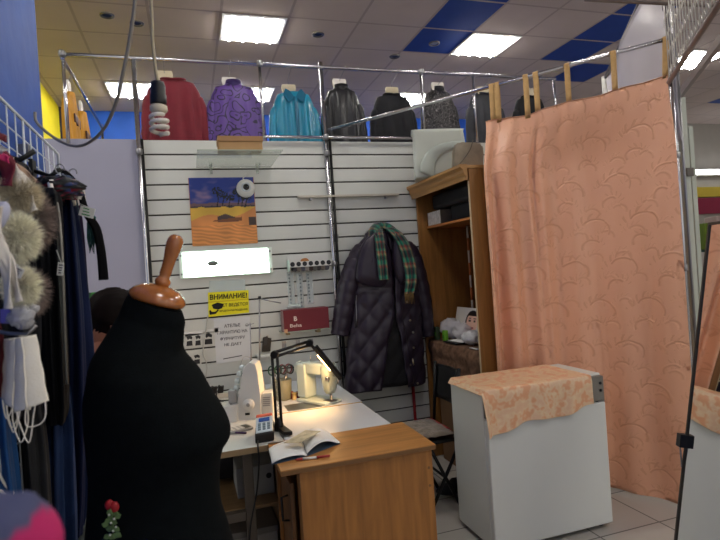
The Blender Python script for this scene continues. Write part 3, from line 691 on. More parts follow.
part('end_panel', MB().box((.342, 2.47, .0), (.357, 3.55, TZ - .0285), .002), WOOD('end_panel', (122, 90, 54), 'z'), t3)
# boxes under the overlocker table
wb = M('white_card_box', (150, 150, 146), .7, var=.06)
p = PY(243, 485, 2.72); q = PY(272, 506, 2.72)
t = thing('storage_box', 'white box with a round hole on the shelf under the overlocker table', 'box', ((p.x + q.x) / 2, 2.78, .441))
part('box_body', MB().box((p.x - .03, 2.70, .441), (min(q.x + .03, .335), 2.98, .585), .003), wb, t)
part('hole', MB().lathe((min(q.x - .005, .31), 2.6985, .53), (0, -1, 0), [(0, .014), (.001, .012)], 16), ink, t)
t = thing('storage_box', 'pale box on the floor under the overlocker table', 'box', (.13, 2.75, .0))
part('box_body', MB().box((.0, 2.66, .0), (.33, 2.95, .27), .004), M('pale_box', (150, 144, 134), .7, var=.08), t)
part('lid', MB().box((-.005, 2.655, .271), (.335, 2.955, .30), .004), M('pale_box_lid', (120, 114, 106), .7, var=.08), t)
dkc = M('dark_bag_cloth', (30, 30, 34), .8, var=.3, vs=9)
solo('cloth_bundle', MB().sphere((.10, 3.05, .56), (.19, .16, .11), 24, 14, fn=lambda q, d: q * (1 + .2 * nz(d.x * 3, d.y * 3, d.z * 3))), dkc, 'dark crumpled cloth bundle behind the white box on the shelf', 'cloth')
# cable hanging from the terminal
solo('terminal_cable', MB().tube(sm([PD(258, 441, 2.42), PD(258, 447, 2.36), PD(259, 462, 2.37), PD(257, 490, 2.4), PD(253, 512, 2.42), PD(250, 530, 2.45), PD(249, 560, 2.5)]), .004, 7), black_plastic, 'black cable hanging from the card terminal over the table edge', 'cable')

# ================================================================== OVERLOCKER
omat = M('overlocker_white', (206, 206, 204), .4, var=.03); ogrey = M('overlocker_grey', (150, 150, 150), .45, var=.05)
def tz(px, py, z=TZ): return PZ(px, py, z)
ob = tz(246, 419); d0 = (ob - EYE).dot(f0)
A = lambda px, py, off=0.: PD(px, py, d0 + off)
t = thing('overlocker', 'white overlock sewing machine standing on the left table', 'sewing machine', V((ob.x, ob.y, TZ)))
body = [(236, 417), (237, 400), (241, 384), (243, 368), (249, 362.5), (255, 364), (257.5, 372), (259, 386), (260.5, 400), (261, 416)]
mb = MB(); pts = [A(x, y, -.02) for x, y in body]; lo = min(p.z for p in pts)
pts[0].z = TZ + .001; pts[-1].z = TZ + .001
mb.prism(pts, f0 * .13); 
es = [e for e in mb.b.edges]; bmesh.ops.bevel(mb.b, geom=es, offset=.006, segments=2, affect='EDGES', profile=.6)
part('body', mb, omat, t)
mb = MB(); pts = [A(x, y, -.06) for x, y in ((218, 419), (219, 411), (226, 407), (236.5, 405), (237, 418))]; pts[0].z = TZ + .001; pts[-1].z = TZ + .001
mb.prism(pts, f0 * .17); bmesh.ops.bevel(mb.b, geom=list(mb.b.edges), offset=.004, segments=2, affect='EDGES'); part('bed', mb, omat, t)
mb = MB(); pts = [A(x, y, .0) for x, y in ((261.3, 416), (261.2, 394), (272, 393), (273, 414))]; pts[0].z = TZ + .001; pts[-1].z = TZ + .001
mb.prism(pts, f0 * .10); bmesh.ops.bevel(mb.b, geom=list(mb.b.edges), offset=.004, segments=2, affect='EDGES'); mt_ = part('motor_housing', mb, omat, t)
for k in range(5): 
    part('vent_slot', MB().obox(A(266.5, 397.5 + k * 2, -.001), r0 * .019, f0 * .001, u0 * .0028), ogrey, mt_)
hw = A(249, 404, -.021)
part('hand_wheel', MB().lathe(hw, -f0, [(0, .030), (.012, .030), (.018, .026), (.018, .012), (.022, .010)], 22), omat, t)
part('wheel_hub', MB().lathe(hw - f0 * .022, -f0, [(0, .011), (.004, .009)], 14), ogrey, t)
for x, y in ((241.5, 374), (239.5, 381), (238.5, 388), (244, 368)):
    part('tension_dial', MB().lathe(A(x, y, -.0), -r0 + u0 * .15, [(0, .016), (.012, .016), (.016, .012), (.022, .012), (.024, .009)], 16), M('dial_pale', (196, 206, 206), .4, var=.04), t)
part('needle_head', MB().obox(A(233, 396, -.01), r0 * .02, f0 * .025, u0 * .035, .005), ogrey, t)
part('presser_foot', MB().tube([A(231.5, 400, -.02), A(230, 410, -.02), A(227, 411.5, -.02)], .005, 6), steel, t)
part('thread_guide', MB().tube(sm([A(250, 363, .06), A(250, 358, .06), A(244, 357, .03), A(240, 366, .0)]), .0014, 6), steel, t)
part('socket', MB().obox(A(247.5, 414, -.022), r0 * .012, f0 * .003, u0 * .006, .001), black_plastic, t)
# thread stand behind
st = thing('thread_stand', 'thin steel thread stand with a side arm behind the overlocker', 'thread stand', V((PY(262, 390, 3.48).x, 3.48, TZ)))
B_ = lambda px, py: PY(px, py, 3.50)
bx = B_(259.5, 390).x
part('base', MB().box((bx - .07, 3.43, TZ + .001), (bx + .12, 3.57, TZ + .016), .004), M('stand_cream', (206, 196, 170), .5, var=.04), st)
part('pole', MB().tube([V((bx, 3.50, TZ + .016)), B_(259.5, 297)], .0055, 8), steel, st)
part('pole', MB().tube([V((bx - .045, 3.5, TZ + .016)), B_(250, 323)], .004, 8), steel, st)
part('arm', MB().tube([B_(259.5, 298.5), B_(270, 301), B_(281, 303)], .004, 8), steel, st)
part('collar', MB().lathe(B_(259.5, 296), (0, 0, -1), [(0, .006), (.004, .010), (.016, .010), (.02, .006)], 12), black_plastic, st)
part('eyelet', MB().tube([B_(247, 325) + V((.01 * math.cos(a), 0, .008 * math.sin(a))) for a in [2 * PI * q / 12 for q in range(13)]], .002, 6), steel, st)
part('crossbar', MB().tube([B_(246, 325.5), B_(254, 323.5)], .003, 6), steel, st)
cone = [(0, .032), (.004, .034), (.012, .031), (.09, .018), (.095, .012)]
for k, (dx, cc) in enumerate(((-.02, (206, 196, 176)), (.07, (222, 220, 214)))):
    solo('thread_cone', MB().lathe((bx + dx + .03, 3.50, TZ + .017), (0, 0, 1), cone, 20), M('cone_%s' % ('cream', 'white')[k], cc, .8, var=.06, bump=.2, bs=300), ('cream thread cone on the stand, left one', 'white thread cone on the stand, right one')[k], 'thread cone', 'thread cones on the stand')
# black pouch and shelf clip on wall
t = thing('wall_pouch', 'small black pouch clipped to the slat wall above a white ledge', 'pouch', PY(266, 352, YW - .03))
pa = [PY(x, y, YW - .02) for x, y in ((263, 337.5), (267.5, 336.2), (268, 338.2), (271.6, 338), (270.5, 351.5), (261.8, 352))]
mb = MB().prism(pa, (0, .014, 0)); bmesh.ops.bevel(mb.b, geom=list(mb.b.edges), offset=.003, segments=2, affect='EDGES'); part('body', mb, black_plastic, t)
part('flap', MB().prism([pa[0] + V((.004, -.0025, 0)), pa[1] + V((0, -.0025, -.002)), PY(267, 345, YW - .0225), PY(263.5, 346, YW - .0225)], (0, .002, 0)), M('pouch_flap', (40, 42, 46), .5, var=.1), t)
part('clip', MB().box((pa[1].x - .006, YW - .007, pa[1].z - .02), (pa[1].x + .006, YW - .0005, pa[1].z + .002)), steel, t)
pa = PY(257, 356, YW - .06); pb = PY(272, 353.5, YW - .06)
solo('wall_ledge', MB().box((pa.x, YW - .10, pa.z - .008), (pb.x, YW - .001, pa.z + .006), .003).box((pa.x + .02, YW - .012, pa.z - .05), (pb.x - .02, YW - .001, pa.z - .0085)), white_plastic, 'small white ledge under the black pouch', 'ledge')
# power adapters
for k, (x, y) in enumerate(((206.5, 392), (214, 391), (221, 393))):
    c = PY(x, y, 3.56); z0 = TZ + .001
    if k == 0:
        t = thing('power_strip', 'dark power strip with plugs behind the dress form', 'power strip', V((c.x + .05, 3.56, z0)))
        part('body', MB().box((c.x - .03, 3.53, z0), (c.x + .15, 3.59, z0 + .03), .004), M('strip_grey', (170, 168, 160), .5, var=.05), t)
    s_ = solo('power_plug', MB().obox((c.x, 3.56, z0 + .031 + .022), (.018, 0, 0), (0, .016, 0), (.004, 0, .022), .005).tube(sm([(c.x, 3.55, z0 + .06), (c.x - .01, 3.52, z0 + .085), (c.x - .03, 3.48, z0 + .06), (c.x - .02, 3.46, z0 + .008), (c.x + .05, 3.42, z0 + .006)]), .004, 6), black_plastic, ('black plug at the left end of the power strip', 'black plug in the middle of the power strip', 'black plug at the right end of the power strip')[k], 'plug', 'plugs in the power strip')
# papers, calculator, pen, terminal
c = tz(236, 417.5)
solo('paper_sheet', MB().obox((c.x - .03, c.y - .06, TZ + .0012), V((.10, .012, 0)), V((-.006, .05, 0)), (0, 0, .0008)), paper, 'white paper sheet under the pocket calculator', 'paper')
c = tz(238, 431); 
t = thing('calculator', 'grey pocket calculator lying left of the card terminal', 'calculator', V((c.x, c.y, TZ + .001)))
ax, ay = V((.062, .02, 0)), V((-.012, .036, 0))
part('body', MB().obox((c.x, c.y, TZ + .0085), ax, ay, (0, 0, .0065), .003), M('calc_grey', (150, 152, 150), .5, var=.05), t)
part('display', MB().obox(V((c.x, c.y, TZ + .0155)) + ax * .62, ax * .22, ay * .8, (0, 0, .0006)), M('calc_display', (54, 60, 52), .3, var=.05), t)
for i in range(4):
    for j in range(4):
        part('key', MB().obox(V((c.x, c.y, TZ + .0158)) + ax * (-.82 + .36 * i) + ay * (-.66 + .44 * j), ax * .12, ay * .15, (0, 0, .001)), M('calc_key', (206, 206, 200), .5, var=.05), t)
c1, c2 = tz(230, 434.5), tz(247, 434)
solo('pen', MB().tube([(c1.x, c1.y, TZ + .006), (c1.x + .02, c1.y + .002, TZ + .006), (c2.x - .006, c2.y, TZ + .006), (c2.x, c2.y, TZ + .006)], [.003, .0048, .0048, .002], 10), M('violet_pen', (66, 50, 90), .35, var=.05), 'dark violet pen beside the dress form', 'pen')
t0_, t1_ = tz(265, 443), tz(266, 414)
ax = V((.043, .004, 0)); ay = (V((t1_.x, t1_.y, 0)) - V((t0_.x, t0_.y, 0))); ay = ay.normalized() * .085
c = V((t0_.x, t0_.y, 0)) + ay * 1.05
t = thing('card_terminal', 'pale blue card payment terminal with a black base at the table edge', 'card terminal', V((c.x, c.y, TZ + .001)))
upv = V((0, 0, .022))
mb = MB().obox(V((c.x, c.y, TZ + .024)), ax, ay, upv, .006); part('base', mb, black_plastic, t)
tilt = ay * .80 + V((0, 0, .018))
part('keypad', MB().obox(V((c.x, c.y, TZ + .058)) - ay * .12, ax * .92, tilt, V((0, 0, .010)), .004), M('terminal_pale', (192, 206, 214), .4, var=.03), t)
for i in range(3):
    for j in range(3):
        part('key', MB().obox(V((c.x, c.y, TZ + .0665)) - ay * .12 + ax * (-.52 + .5 * i) + tilt * (-.70 + .30 * j) + V((0, 0, .003)), ax * .16, tilt * .10, (0, 0, .003)), M('terminal_key', (110, 128, 140), .5, var=.05), t)
part('screen', MB().obox(V((c.x, c.y, TZ + .0690)) - ay * .12 + tilt * .45, ax * .6, tilt * .22, (0, 0, .002)), M('terminal_screen', (40, 76, 150), .2, var=.1), t)
part('receipt_cover', MB().obox(V((c.x, c.y, TZ + .078)) + ay * .78, ax * .92, ay * .22, (0, 0, .012), .006), M('terminal_red', (214, 96, 66), .5, var=.1), t)
# ================================================================== SEWING MACHINE
smat = M('machine_pale', (184, 196, 188), .4, var=.04)
nd = tz(331, 403.5); pil = tz(304, 396)
t = thing('sewing_machine', 'pale sewing machine lit by the desk lamp on the rear table', 'sewing machine', V((nd.x, nd.y, TZ)))
adir = V((pil.x - nd.x, pil.y - nd.y, 0)); al = adir.length; adir.normalize()
al = .25
adir = (adir * .7 + V((-.45, .55, 0))).normalized(); sd = V((-adir.y, adir.x, 0))
N0 = V((nd.x, nd.y, TZ))
part('bed', MB().obox(N0 + adir * (al * .5) + V((0, 0, .012)), adir * (al * .62), sd * .085, (0, 0, .011), .006), smat, t)
part('pillar', MB().obox(N0 + adir * al + V((0, 0, .15)), adir * .05, sd * .055, (0, 0, .126), .014), smat, t)
part('arm', MB().obox(N0 + adir * (al * .5) + V((0, 0, .245)), adir * (al * .5), sd * .045, (0, 0, .042), .016), smat, t)
mb = MB(); R = []
for h, a, b in ((.075, .022, .03), (.10, .034, .042), (.16, .042, .052), (.25, .044, .056), (.29, .036, .046)):
    R.append([N0 - adir * .0 + adir * (a * (abs(math.cos(k)) ** .5) * (1 if math.cos(k) > 0 else -1)) + sd * (b * (abs(math.sin(k)) ** .5) * (1 if math.sin(k) > 0 else -1)) + V((0, 0, h)) for k in [2 * PI * q / 24 for q in range(24)]])
part('head', mb.rings(R), M('machine_face', (158, 168, 160), .35, .2, var=.06), t)
part('needle_bar', MB().cyl(N0 + V((0, 0, .026)), N0 + V((0, 0, .076)), .0045), steel, t)
part('presser_foot', MB().tube([N0 - adir * .012 + V((0, 0, .075)), N0 - adir * .012 + V((0, 0, .03)), N0 - adir * .03 + V((0, 0, .0255))], .005, 8), steel, t)
part('needle_plate', MB().obox(N0 + V((0, 0, .0238)), adir * .045, sd * .035, (0, 0, .0008)), steel, t)
part('tension_dial', MB().lathe(N0 - adir * .03 + sd * .045 + V((0, 0, .19)), sd - adir * .4, [(0, .018), (.012, .018), (.018, .010)], 16), steel, t)
part('tension_dial', MB().lathe(N0 - adir * .03 - sd * .045 + V((0, 0, .15)), -sd - adir * .4, [(0, .014), (.012, .014), (.018, .010)], 16), steel, t)
part('take_up_lever', MB().tube([N0 - adir * .042 + V((0, 0, .2)), N0 - adir * .066 + V((0, 0, .225)), N0 - adir * .07 + V((0, 0, .245))], .004, 6), steel, t)
part('hand_wheel', MB().lathe(N0 + adir * (al + .051) + V((0, 0, .235)), adir, [(0, .05), (.02, .052), (.028, .044), (.028, .02), (.034, .018)], 24), smat, t)
part('spool_pin', MB().cyl(N0 + adir * (al * .75) + V((0, 0, .288)), N0 + adir * (al * .75) + V((0, 0, .34)), .003), steel, t)
for o_ in t.children:
    o_.scale = (.80, .80, .80)
# tool pot with scissors
c = tz(288, 405); c = V((c.x - .0, c.y + .16, TZ + .001))
solo('tool_pot', MB().lathe(c, (0, 0, 1), [(0, .045), (.004, .05), (.12, .058), (.122, .053), (.01, .045)], 24), M('pot_olive', (128, 126, 106), .5, var=.12), 'olive grey pot of scissors beside the sewing machine', 'pot')
for k, (dx, dy, lx, col) in enumerate(((-.02, 0, -.02, (24, 70, 56)), (.015, .01, .01, (120, 40, 46)), (.0, -.02, .03, (40, 46, 50)))):
    p = c + V((dx, dy, .124)); mb = MB()
    t = thing('scissors', ('green-handled scissors in the olive pot', 'dark red-handled scissors in the olive pot', 'grey-handled scissors in the olive pot')[k], 'scissors', p + V((lx * .3, 0, -.10)), 'scissors in the olive pot')
    part('blades', MB().tube([p + V((0, 0, -.11)), p + V((lx * .5, 0, .0)), p + V((lx, 0, .03))], [.002, .007, .006], 6, True, .4), steel, t)
    for s in (-1, 1):
        q = p + V((lx + s * .02, 0, .055))
        part('handle', MB().tube([q + V((.019 * math.cos(a), .004 * math.sin(a), .026 * math.sin(a))) for a in [2 * PI * i / 14 for i in range(15)]], .005, 6), M('scissor_%d_grip' % k, col, .5, var=.06), t)
cols = [(190, 60, 40), (210, 180, 120), (120, 30, 60), (230, 230, 224)]
for k in range(4):
    p = tz(294 + 4 * k, 402 + (k % 2)) + V((0, .10, 0))
    solo('thread_spool', MB().lathe((p.x, p.y, TZ + .001), (0, 0, 1), [(0, .017), (.003, .017), (.004, .013), (.036, .013), (.037, .017), (.04, .017)], 16), M('spool_%s' % ('red', 'tan', 'plum', 'white')[k], cols[k], .6, var=.06), ('red', 'tan', 'plum', 'white')[k] + ' thread spool standing between the pot and the sewing machine', 'thread spool', 'thread spools by the sewing machine')
# desk lamp ------------------------------------------------------------
lb = tz(282, 436.5)
t = thing('desk_lamp', 'black jointed desk lamp bending over the sewing machine', 'lamp', V((lb.x, lb.y, TZ)))
lower0 = PD(279, 424, 2.62); elbow = PD(274.5, 354.5, 2.62); joint = PD(309.5, 343, 2.82); tip = PD(338.5, 378, 3.02)
base = V((lower0.x, lower0.y, TZ))
part('clamp', MB().obox(V((lower0.x + .012, lower0.y - .03, TZ + .012)), V((.02, -.002, 0)), V((.012, -.085, 0)), (0, 0, .009), .003).lathe(V((lower0.x, lower0.y, TZ + .002)), (0, 0, 1), [(0, .025), (.03, .022), (.05, .014), (max(.06, lower0.z - TZ + .01), .012)], 14), black_metal, t)
sv = r0 * .0125
for o in (sv, -sv): part('lower_arm', MB().tube([lower0 + o, elbow + o], .0075, 8), black_metal, t)
part('spring', MB().tube([lerp(lower0 + f0 * .012, elbow + f0 * .012, q / 60) + V((.006 * math.cos(q * 1.4), .006 * math.sin(q * 1.4), 0)) for q in range(4, 40)], .0015, 5), steel, t)
for o in (u0 * .010, -u0 * .012): part('upper_arm', MB().tube([elbow + o, joint + o], .0075, 8), black_metal, t)
part('joint_disc', MB().lathe(elbow - f0 * .018, f0, [(0, .016), (.003, .019), (.033, .019), (.036, .016)], 16), black_metal, t)
part('joint_disc', MB().lathe(joint - f0 * .018, f0, [(0, .016), (.003, .019), (.033, .019), (.036, .016)], 16), black_metal, t)
ld = (tip - joint).normalized(); across = ld.cross(f0).normalized()
if across.z < 0: across = -across                      # points up and away from the table
part('lamp_head', MB().obox(lerp(joint, tip, .58) + across * .010, ld * ((tip - joint).length * .46), f0 * .036, across * .012, .005), black_metal, t)
part('neck', MB().tube([joint, lerp(joint, tip, .22)], .008, 8), black_metal, t)
bulb = M('warm_bulb', (255, 214, 150), .3, var=0, emit=22, ecol=(255, 190, 110))
part('bulb', MB().obox(lerp(joint, tip, .52) - across * .005, ld * ((tip - joint).length * .22), f0 * .022, across * .004, .002), bulb, t)
la = bpy.data.lights.new('desk_lamp_light', 'AREA'); la.shape = 'RECTANGLE'; la.size = .11; la.size_y = .05; la.energy = 1.7; la.color = (1, .60, .26)
lo = bpy.data.objects.new('desk_lamp_light', la); COL.objects.link(lo); lo.location = lerp(joint, tip, .60) - across * .013
lo.rotation_euler = (-across).to_track_quat('-Z', 'Y').to_euler()
lo.parent = t; lo.location = lo.location - t.location
# notebook -----------------------------------------------------------------
n0, n1, n2, n3 = [PZ(x, y, TZ + .012) for x, y in ((272, 462), (268.5, 447), (325, 428), (340, 441))]
sp0, sp1 = PZ(307, 455, TZ + .006), PZ(302, 439, TZ + .006)
t = thing('notebook', 'open white notebook lying across the corner of the wooden desk', 'notebook', V((sp0.x, sp0.y, TZ + .001)))
def page(a0, a1, b0, b1, arch):
    def fn(u, v):
        p = (a0 * (1 - u) + b0 * u) * (1 - v) + (a1 * (1 - u) + b1 * u) * v
        return V((p.x, p.y, TZ + .0025 + arch(u)))
    return fn
pm = M('notebook_paper', (222, 224, 224), .6, var=.03)
part('cover', MB().prism([V((p.x, p.y, TZ + .001)) for p in (n0, sp0, n3, n2, sp1, n1)], (0, 0, .0012)), M('notebook_cover', (60, 84, 110), .5, var=.05), t)
part('page_block', MB().slab(page(n0, n1, sp0, sp1, lambda u: .013 * math.sin(PI * min(1, u * 1.05)) ** .6 + .002), 20, 6, (0, 0, -.0009)), pm, t)
part('page_block', MB().slab(page(sp0, sp1, n3, n2, lambda u: .032 * math.sin(PI * min(1, u + .08)) ** .9 + .004 * u), 20, 6, (0, 0, -.0009)), pm, t)
k0, k1, k2, k3 = [PZ(x, y, TZ + .03) for x, y in ((284, 445.5), (300, 446), (321, 436), (306, 434))]
solo('paper_slip', MB().prism([V((k0.x, k0.y, TZ + .04)), V((k1.x, k1.y, TZ + .042)), V((k2.x, k2.y, TZ + .05)), V((k3.x, k3.y, TZ + .046))], (0, 0, .002)), M('slip_tan', (190, 180, 150), .7, var=.3, vs=30), 'tan paper slip lying on the open notebook', 'paper')
q0, q1 = PZ(295, 460, TZ + .005), PZ(330, 456, TZ + .005)
t = thing('pen', 'white pen with red end lying on the desk below the notebook', 'pen', V((lerp(q0.x, q1.x, .5), q0.y, TZ + .001)))
q0.z = q1.z = TZ + .0062
part('barrel', MB().tube([lerp(q0, q1, .22), lerp(q0, q1, .62)], .005, 10), white_plastic, t)
part('tip', MB().tube([q0, lerp(q0, q1, .05), lerp(q0, q1, .22)], [.0012, .004, .005], 10), M('pen_red', (170, 60, 56), .4, var=.05), t)
part('cap', MB().tube([lerp(q0, q1, .62), lerp(q0, q1, .97), q1], [.0055, .0052, .003], 10), M('pen_red', (170, 60, 56)), t)

# ================================================================== COAT AND SCARF
YC = 3.86
C = lambda x, y: PY(x, y, YC)
coat_m = M('coat_plum', (40, 31, 46), .40, var=.12, vs=10, spec=.45); lining = M('coat_lining', (16, 15, 19), .7, var=.15)
top = C(381, 232).z; hem = C(381, 388).z; cx = C(385, 300).x
t = thing('winter_coat', 'dark plum quilted winter coat hanging on the slat wall', 'coat', V((cx, YC, hem)))
prof = []
for py, l, r in ((236, 366, 398), (243, 359, 404), (250, 353.5, 411), (262, 351, 416), (285, 350, 419), (305, 350.5, 420), (330, 349, 421), (360, 347, 423), (388, 345.5, 424.5)):
    prof.append((C(380, py).z, C(l, py).x, C(r, py).x))
prof.reverse()
def coat_pt(v, a, off=0.):
    """a: angle round the body from the front seam, 0..2pi"""
    z = lerp(hem, top, v)
    l = interp([(q[0], q[1]) for q in prof], z); r = interp([(q[0], q[2]) for q in prof], z)
    hw, c_ = (r - l) / 2, (r + l) / 2
    hd = interp([(0, .085), (.3, .08), (.7, .075), (.9, .06), (1, .04)], v)
    x = math.sin(a); y = -math.cos(a)
    px = (abs(x) ** .85) * (1 if x > 0 else -1); py = (abs(y) ** .7) * (1 if y > 0 else -1)
    s = px * hw
    q = abs(math.sin((s + z * .8) * 20)) * abs(math.sin((s - z * .8) * 20)) if v < .62 else abs(math.sin(z * 30 + s * 2)) * .9
    bulge = .019 * (q ** .5) + .004 * nz(s * 9, z * 9, 3)
    return V((c_ + px * (hw + bulge * .6 + off), YC + py * (hd + bulge + off), z - .004 * math.sin(a * 3)))
def seam(v): return (.30 + .12 * nz(v * 4, 1, 1)) * max(0, (.45 - v) / .45) ** .8 + .02
SA = .10
part('shell', MB().slab(lambda u, v: coat_pt(v, SA + lerp(seam(v), 2 * PI - seam(v) * .8, u)), 110, 90, lambda u, v: V((0, .006 * (1 if abs(u - .5) > .25 else -1), 0))), coat_m, t)
part('lining', MB().slab(lambda u, v: coat_pt(v * .6 + .01, SA - .9 + 1.8 * u, -.03), 20, 20, (0, .004, 0)), lining, t)
# front placket with snaps
part('placket', MB().slab(lambda u, v: coat_pt(lerp(.02, .80, v), SA + seam(lerp(.02, .80, v)) + lerp(0, .16, u), .004), 4, 40, (0, .004, 0)), coat_m, t)
gold = M('snap_metal', (200, 190, 160), .3, 1, var=.05)
for x, y in ((402.5, 301), (405.5, 319), (409, 331), (409, 346), (406, 363), (413, 381), (404.5, 288)):
    z = C(x, y).z; v = (z - hem) / (top - hem); X = C(x, y).x
    a = SA; best = 9
    for k in range(200):
        aa = k / 200 * PI / 2; d_ = abs(coat_pt(v, aa).x - X)
        if d_ < best: best, a = d_, aa
    p = coat_pt(v, a, .004); part('snap', MB().lathe((p.x, p.y + .004, p.z), (0, -1, 0), [(0, .009), (.005, .009), (.008, .006)], 12), gold, t)
# sleeves
def sleeve(pts, rad, seedv):
    P = sm(pts, 16); n = len(P); rr = []
    for i in range(n):
        q = i / (n - 1); k = abs(math.sin(q * PI * 8.5))
        rr.append(interp(rad, q) * (.94 + .10 * k ** .5))
    return MB().tube(P, rr, 24, True, .92)
part('sleeve', sleeve([C(366, 247), C(357, 262), C(349, 285), C(344, 310), C(339.5, 335)], [(0, .055), (.1, .085), (.4, .088), (.8, .078), (1, .070)], 1), coat_m, t)
part('sleeve', sleeve([C(402, 246), C(412, 258), C(420, 285), C(425, 312), C(428, 336)], [(0, .055), (.1, .08), (.4, .074), (.8, .062), (1, .05)], 2), coat_m, t)
# wide wrap collar: two lapels folded on the chest
def lapel(o, dy, nm):
    mb = MB(); pts = [C(x, y) + V((0, -.105 - dy, 0)) for x, y in o]; cen = sum(pts, V()) / len(pts)
    R = []
    for s_, yo in ((1, .02), (.99, -.002), (.93, -.014), (.6, -.024), (.2, -.026)):
        R.append([cen + (p - cen) * s_ + V((0, yo + .006 * nz(p.x * 14 * s_, p.z * 14 * s_, 1), 0)) for p in pts])
    part(nm, mb.rings(R), coat_m, t)
dens = lambda o: [(q.x, q.y) for q in sm([V((x, y, 0)) for x, y in o + o[:1]], 5)][:-1]
lapel(dens([(371, 233), (362, 240), (356, 251), (352, 272), (354, 282), (371, 287), (381, 284), (387, 268), (384, 250), (377, 238)]), .0, 'lapel')
lapel(dens([(391, 233), (399, 241), (406, 256), (404, 275), (396, 284), (389, 270), (388, 250)]), -.004, 'lapel')
part('hood_collar', MB().tube(sm([C(366, 243) + V((0, -.05, 0)), C(370, 234), C(380, 228) + V((0, .02, 0)), C(391, 229), C(399, 240) + V((0, -.05, 0))]), [.022 + .010 * math.sin(PI * q / 16) for q in range(17)], 14), coat_m, t)
zs_ = M('silver_zip', (150, 150, 155), .3, 1, var=.05)
z_ = []
for py in (295, 303, 311, 319, 327):
    p = C(354.5, py); v = (p.z - hem) / (top - hem); best = min((abs(coat_pt(v, 2 * PI - k / 200 * PI / 2).x - p.x), k) for k in range(201))[1]
    z_.append(coat_pt(v, 2 * PI - best / 200 * PI / 2, .006))
part('pocket_zip', MB().tube(z_, .004, 6), zs_, t)
p = coat_pt(.18, .55, .006); part('zip_pull', MB().tube([p, p + V((.004, -.006, -.05))], [.004, .006], 6), gold, t)
p = C(381, 229); part('hang_loop', MB().tube(sm([(p.x - .02, YC + .03, p.z - .02), (p.x, YC + .04, p.z + .035), (p.x + .02, YC + .03, p.z - .02)]), .004, 6), black_plastic, t)
p = C(381, 226)
solo('coat_hook', MB().box((p.x - .02, YW - .004, p.z - .02), (p.x + .02, YW - .0005, p.z + .04), .001).tube(sm([(p.x, YW - .004, p.z + .02), (p.x, YW - .06, p.z + .008), (p.x, YW - .075, p.z + .035)]), .005, 8), steel, 'steel hook holding the plum coat', 'hook')
def plaid(co, uv):
    u, v = uv[0] * 6, uv[1] * 26
    def band(q):
        q %= 1.0
        return (24, 30, 40) if q < .28 else (20, 130, 104) if q < .56 else (160, 44, 50) if q < .70 else (176, 148, 104) if q < .80 else (26, 60, 60)
    a, b = band(u * .5 + .1), band(v * .22)
    return [(x + y) / 2 for x, y in zip(a, b)]
sc = thing('plaid_scarf', 'green, red and black plaid scarf draped round the coat collar', 'scarf', V((C(390, 300).x, YC - .12, C(390, 306).z)))
def ribbon(pts, wd, th=.006, nu=10, side=V((1, 0, 0)), wave=.008):
    P = sm(pts, 8); n = len(P) - 1
    def fn(u, v):
        i = min(int(v * n), n - 1); f = v * n - i; p = P[i].lerp(P[i + 1], f)
        w_ = interp(wd, v)
        return p + side * ((u - .5) * w_) + V((0, -wave * math.sin(u * 9 + v * 6) - .01 * math.cos((u - .5) * 2.6), 0))
    return MB().slab(fn, nu, n, (0, th, 0))
pm_ = PAINT('plaid_wool', .85, .2, .2, 200, .3)
part('short_end', ribbon([C(380, 228) + V((0, .01, 0)), C(374.5, 233) + V((0, -.09, 0)), C(373.5, 245) + V((0, -.15, 0)), C(375, 262) + V((0, -.16, 0)), C(376.5, 280) + V((0, -.16, 0))], [(0, .05), (.3, .08), (1, .07)]), pm_, sc, None, plaid)
part('long_end', ribbon([C(380, 228) + V((0, .01, 0)), C(388, 230) + V((0, -.07, 0)), C(396, 243) + V((0, -.13, 0)), C(402, 262) + V((0, -.14, 0)), C(403.5, 280) + V((0, -.15, 0)), C(401.5, 293) + V((0, -.15, 0))], [(0, .05), (.25, .10), (.6, .10), (1, .075)]), pm_, sc, None, plaid)
part('neck_wrap', MB().tube(sm([C(370, 243) + V((0, -.10, 0)), C(371, 234) + V((0, -.06, 0)), C(378, 227.5) + V((0, 0, 0)), C(388, 228) + V((0, 0, 0)), C(396, 240) + V((0, -.09, 0))], 8), .042, 16, True, .7), pm_, sc, None, plaid)
for k in range(14):
    p = C(397 + k * .62, 292) + V((0, -.155, 0)); part('fringe', MB().tube([p, p + V((.002 * math.sin(k * 3), -.003, -.035)), p + V((.006 * math.sin(k * 5), 0, -.085))], [.003, .0028, .0015], 5), M('fringe_tan', (112, 88, 50), .9, var=.2), sc)

# ================================================================== CHAIRS
redp = M('red_paint', (150, 16, 26), .4, var=.08)
px = PY(414, 400, 3.94).x
t = thing('red_pole', 'thin red pole standing against the slat wall under the coat', 'pole', (px, 3.94, 0))
part('shaft', MB().cyl((px, 3.94, .012), (px, 3.94, .60), .012, n=12), redp, t)
part('base', MB().lathe((px, 3.94, 0), (0, 0, 1), [(0, .026), (.008, .026), (.014, .016)], 14), redp, t)
solo('red_cushion', MB().box((1.26, 3.10, .4505), (1.51, 3.395, .474), .01), redp, 'red cushion showing from under the grey fur pad', 'cushion')
s0 = PZ(407, 424, .47); 
furm = M('grey_fur', (134, 122, 108), .9, var=.3, vs=26, bump=.6, bs=120, sheen=.3)
t = thing('black_chair', 'black chair between the wooden desk and the fridge, holding the fur pad', 'chair', (1.45, 3.08, 0))
bx0, bx1, by0, by1 = 1.23, 1.53, 3.0, 3.38
part('seat', MB().box((bx0, by0, .425), (bx1, by1, .45), .01), black_plastic, t)
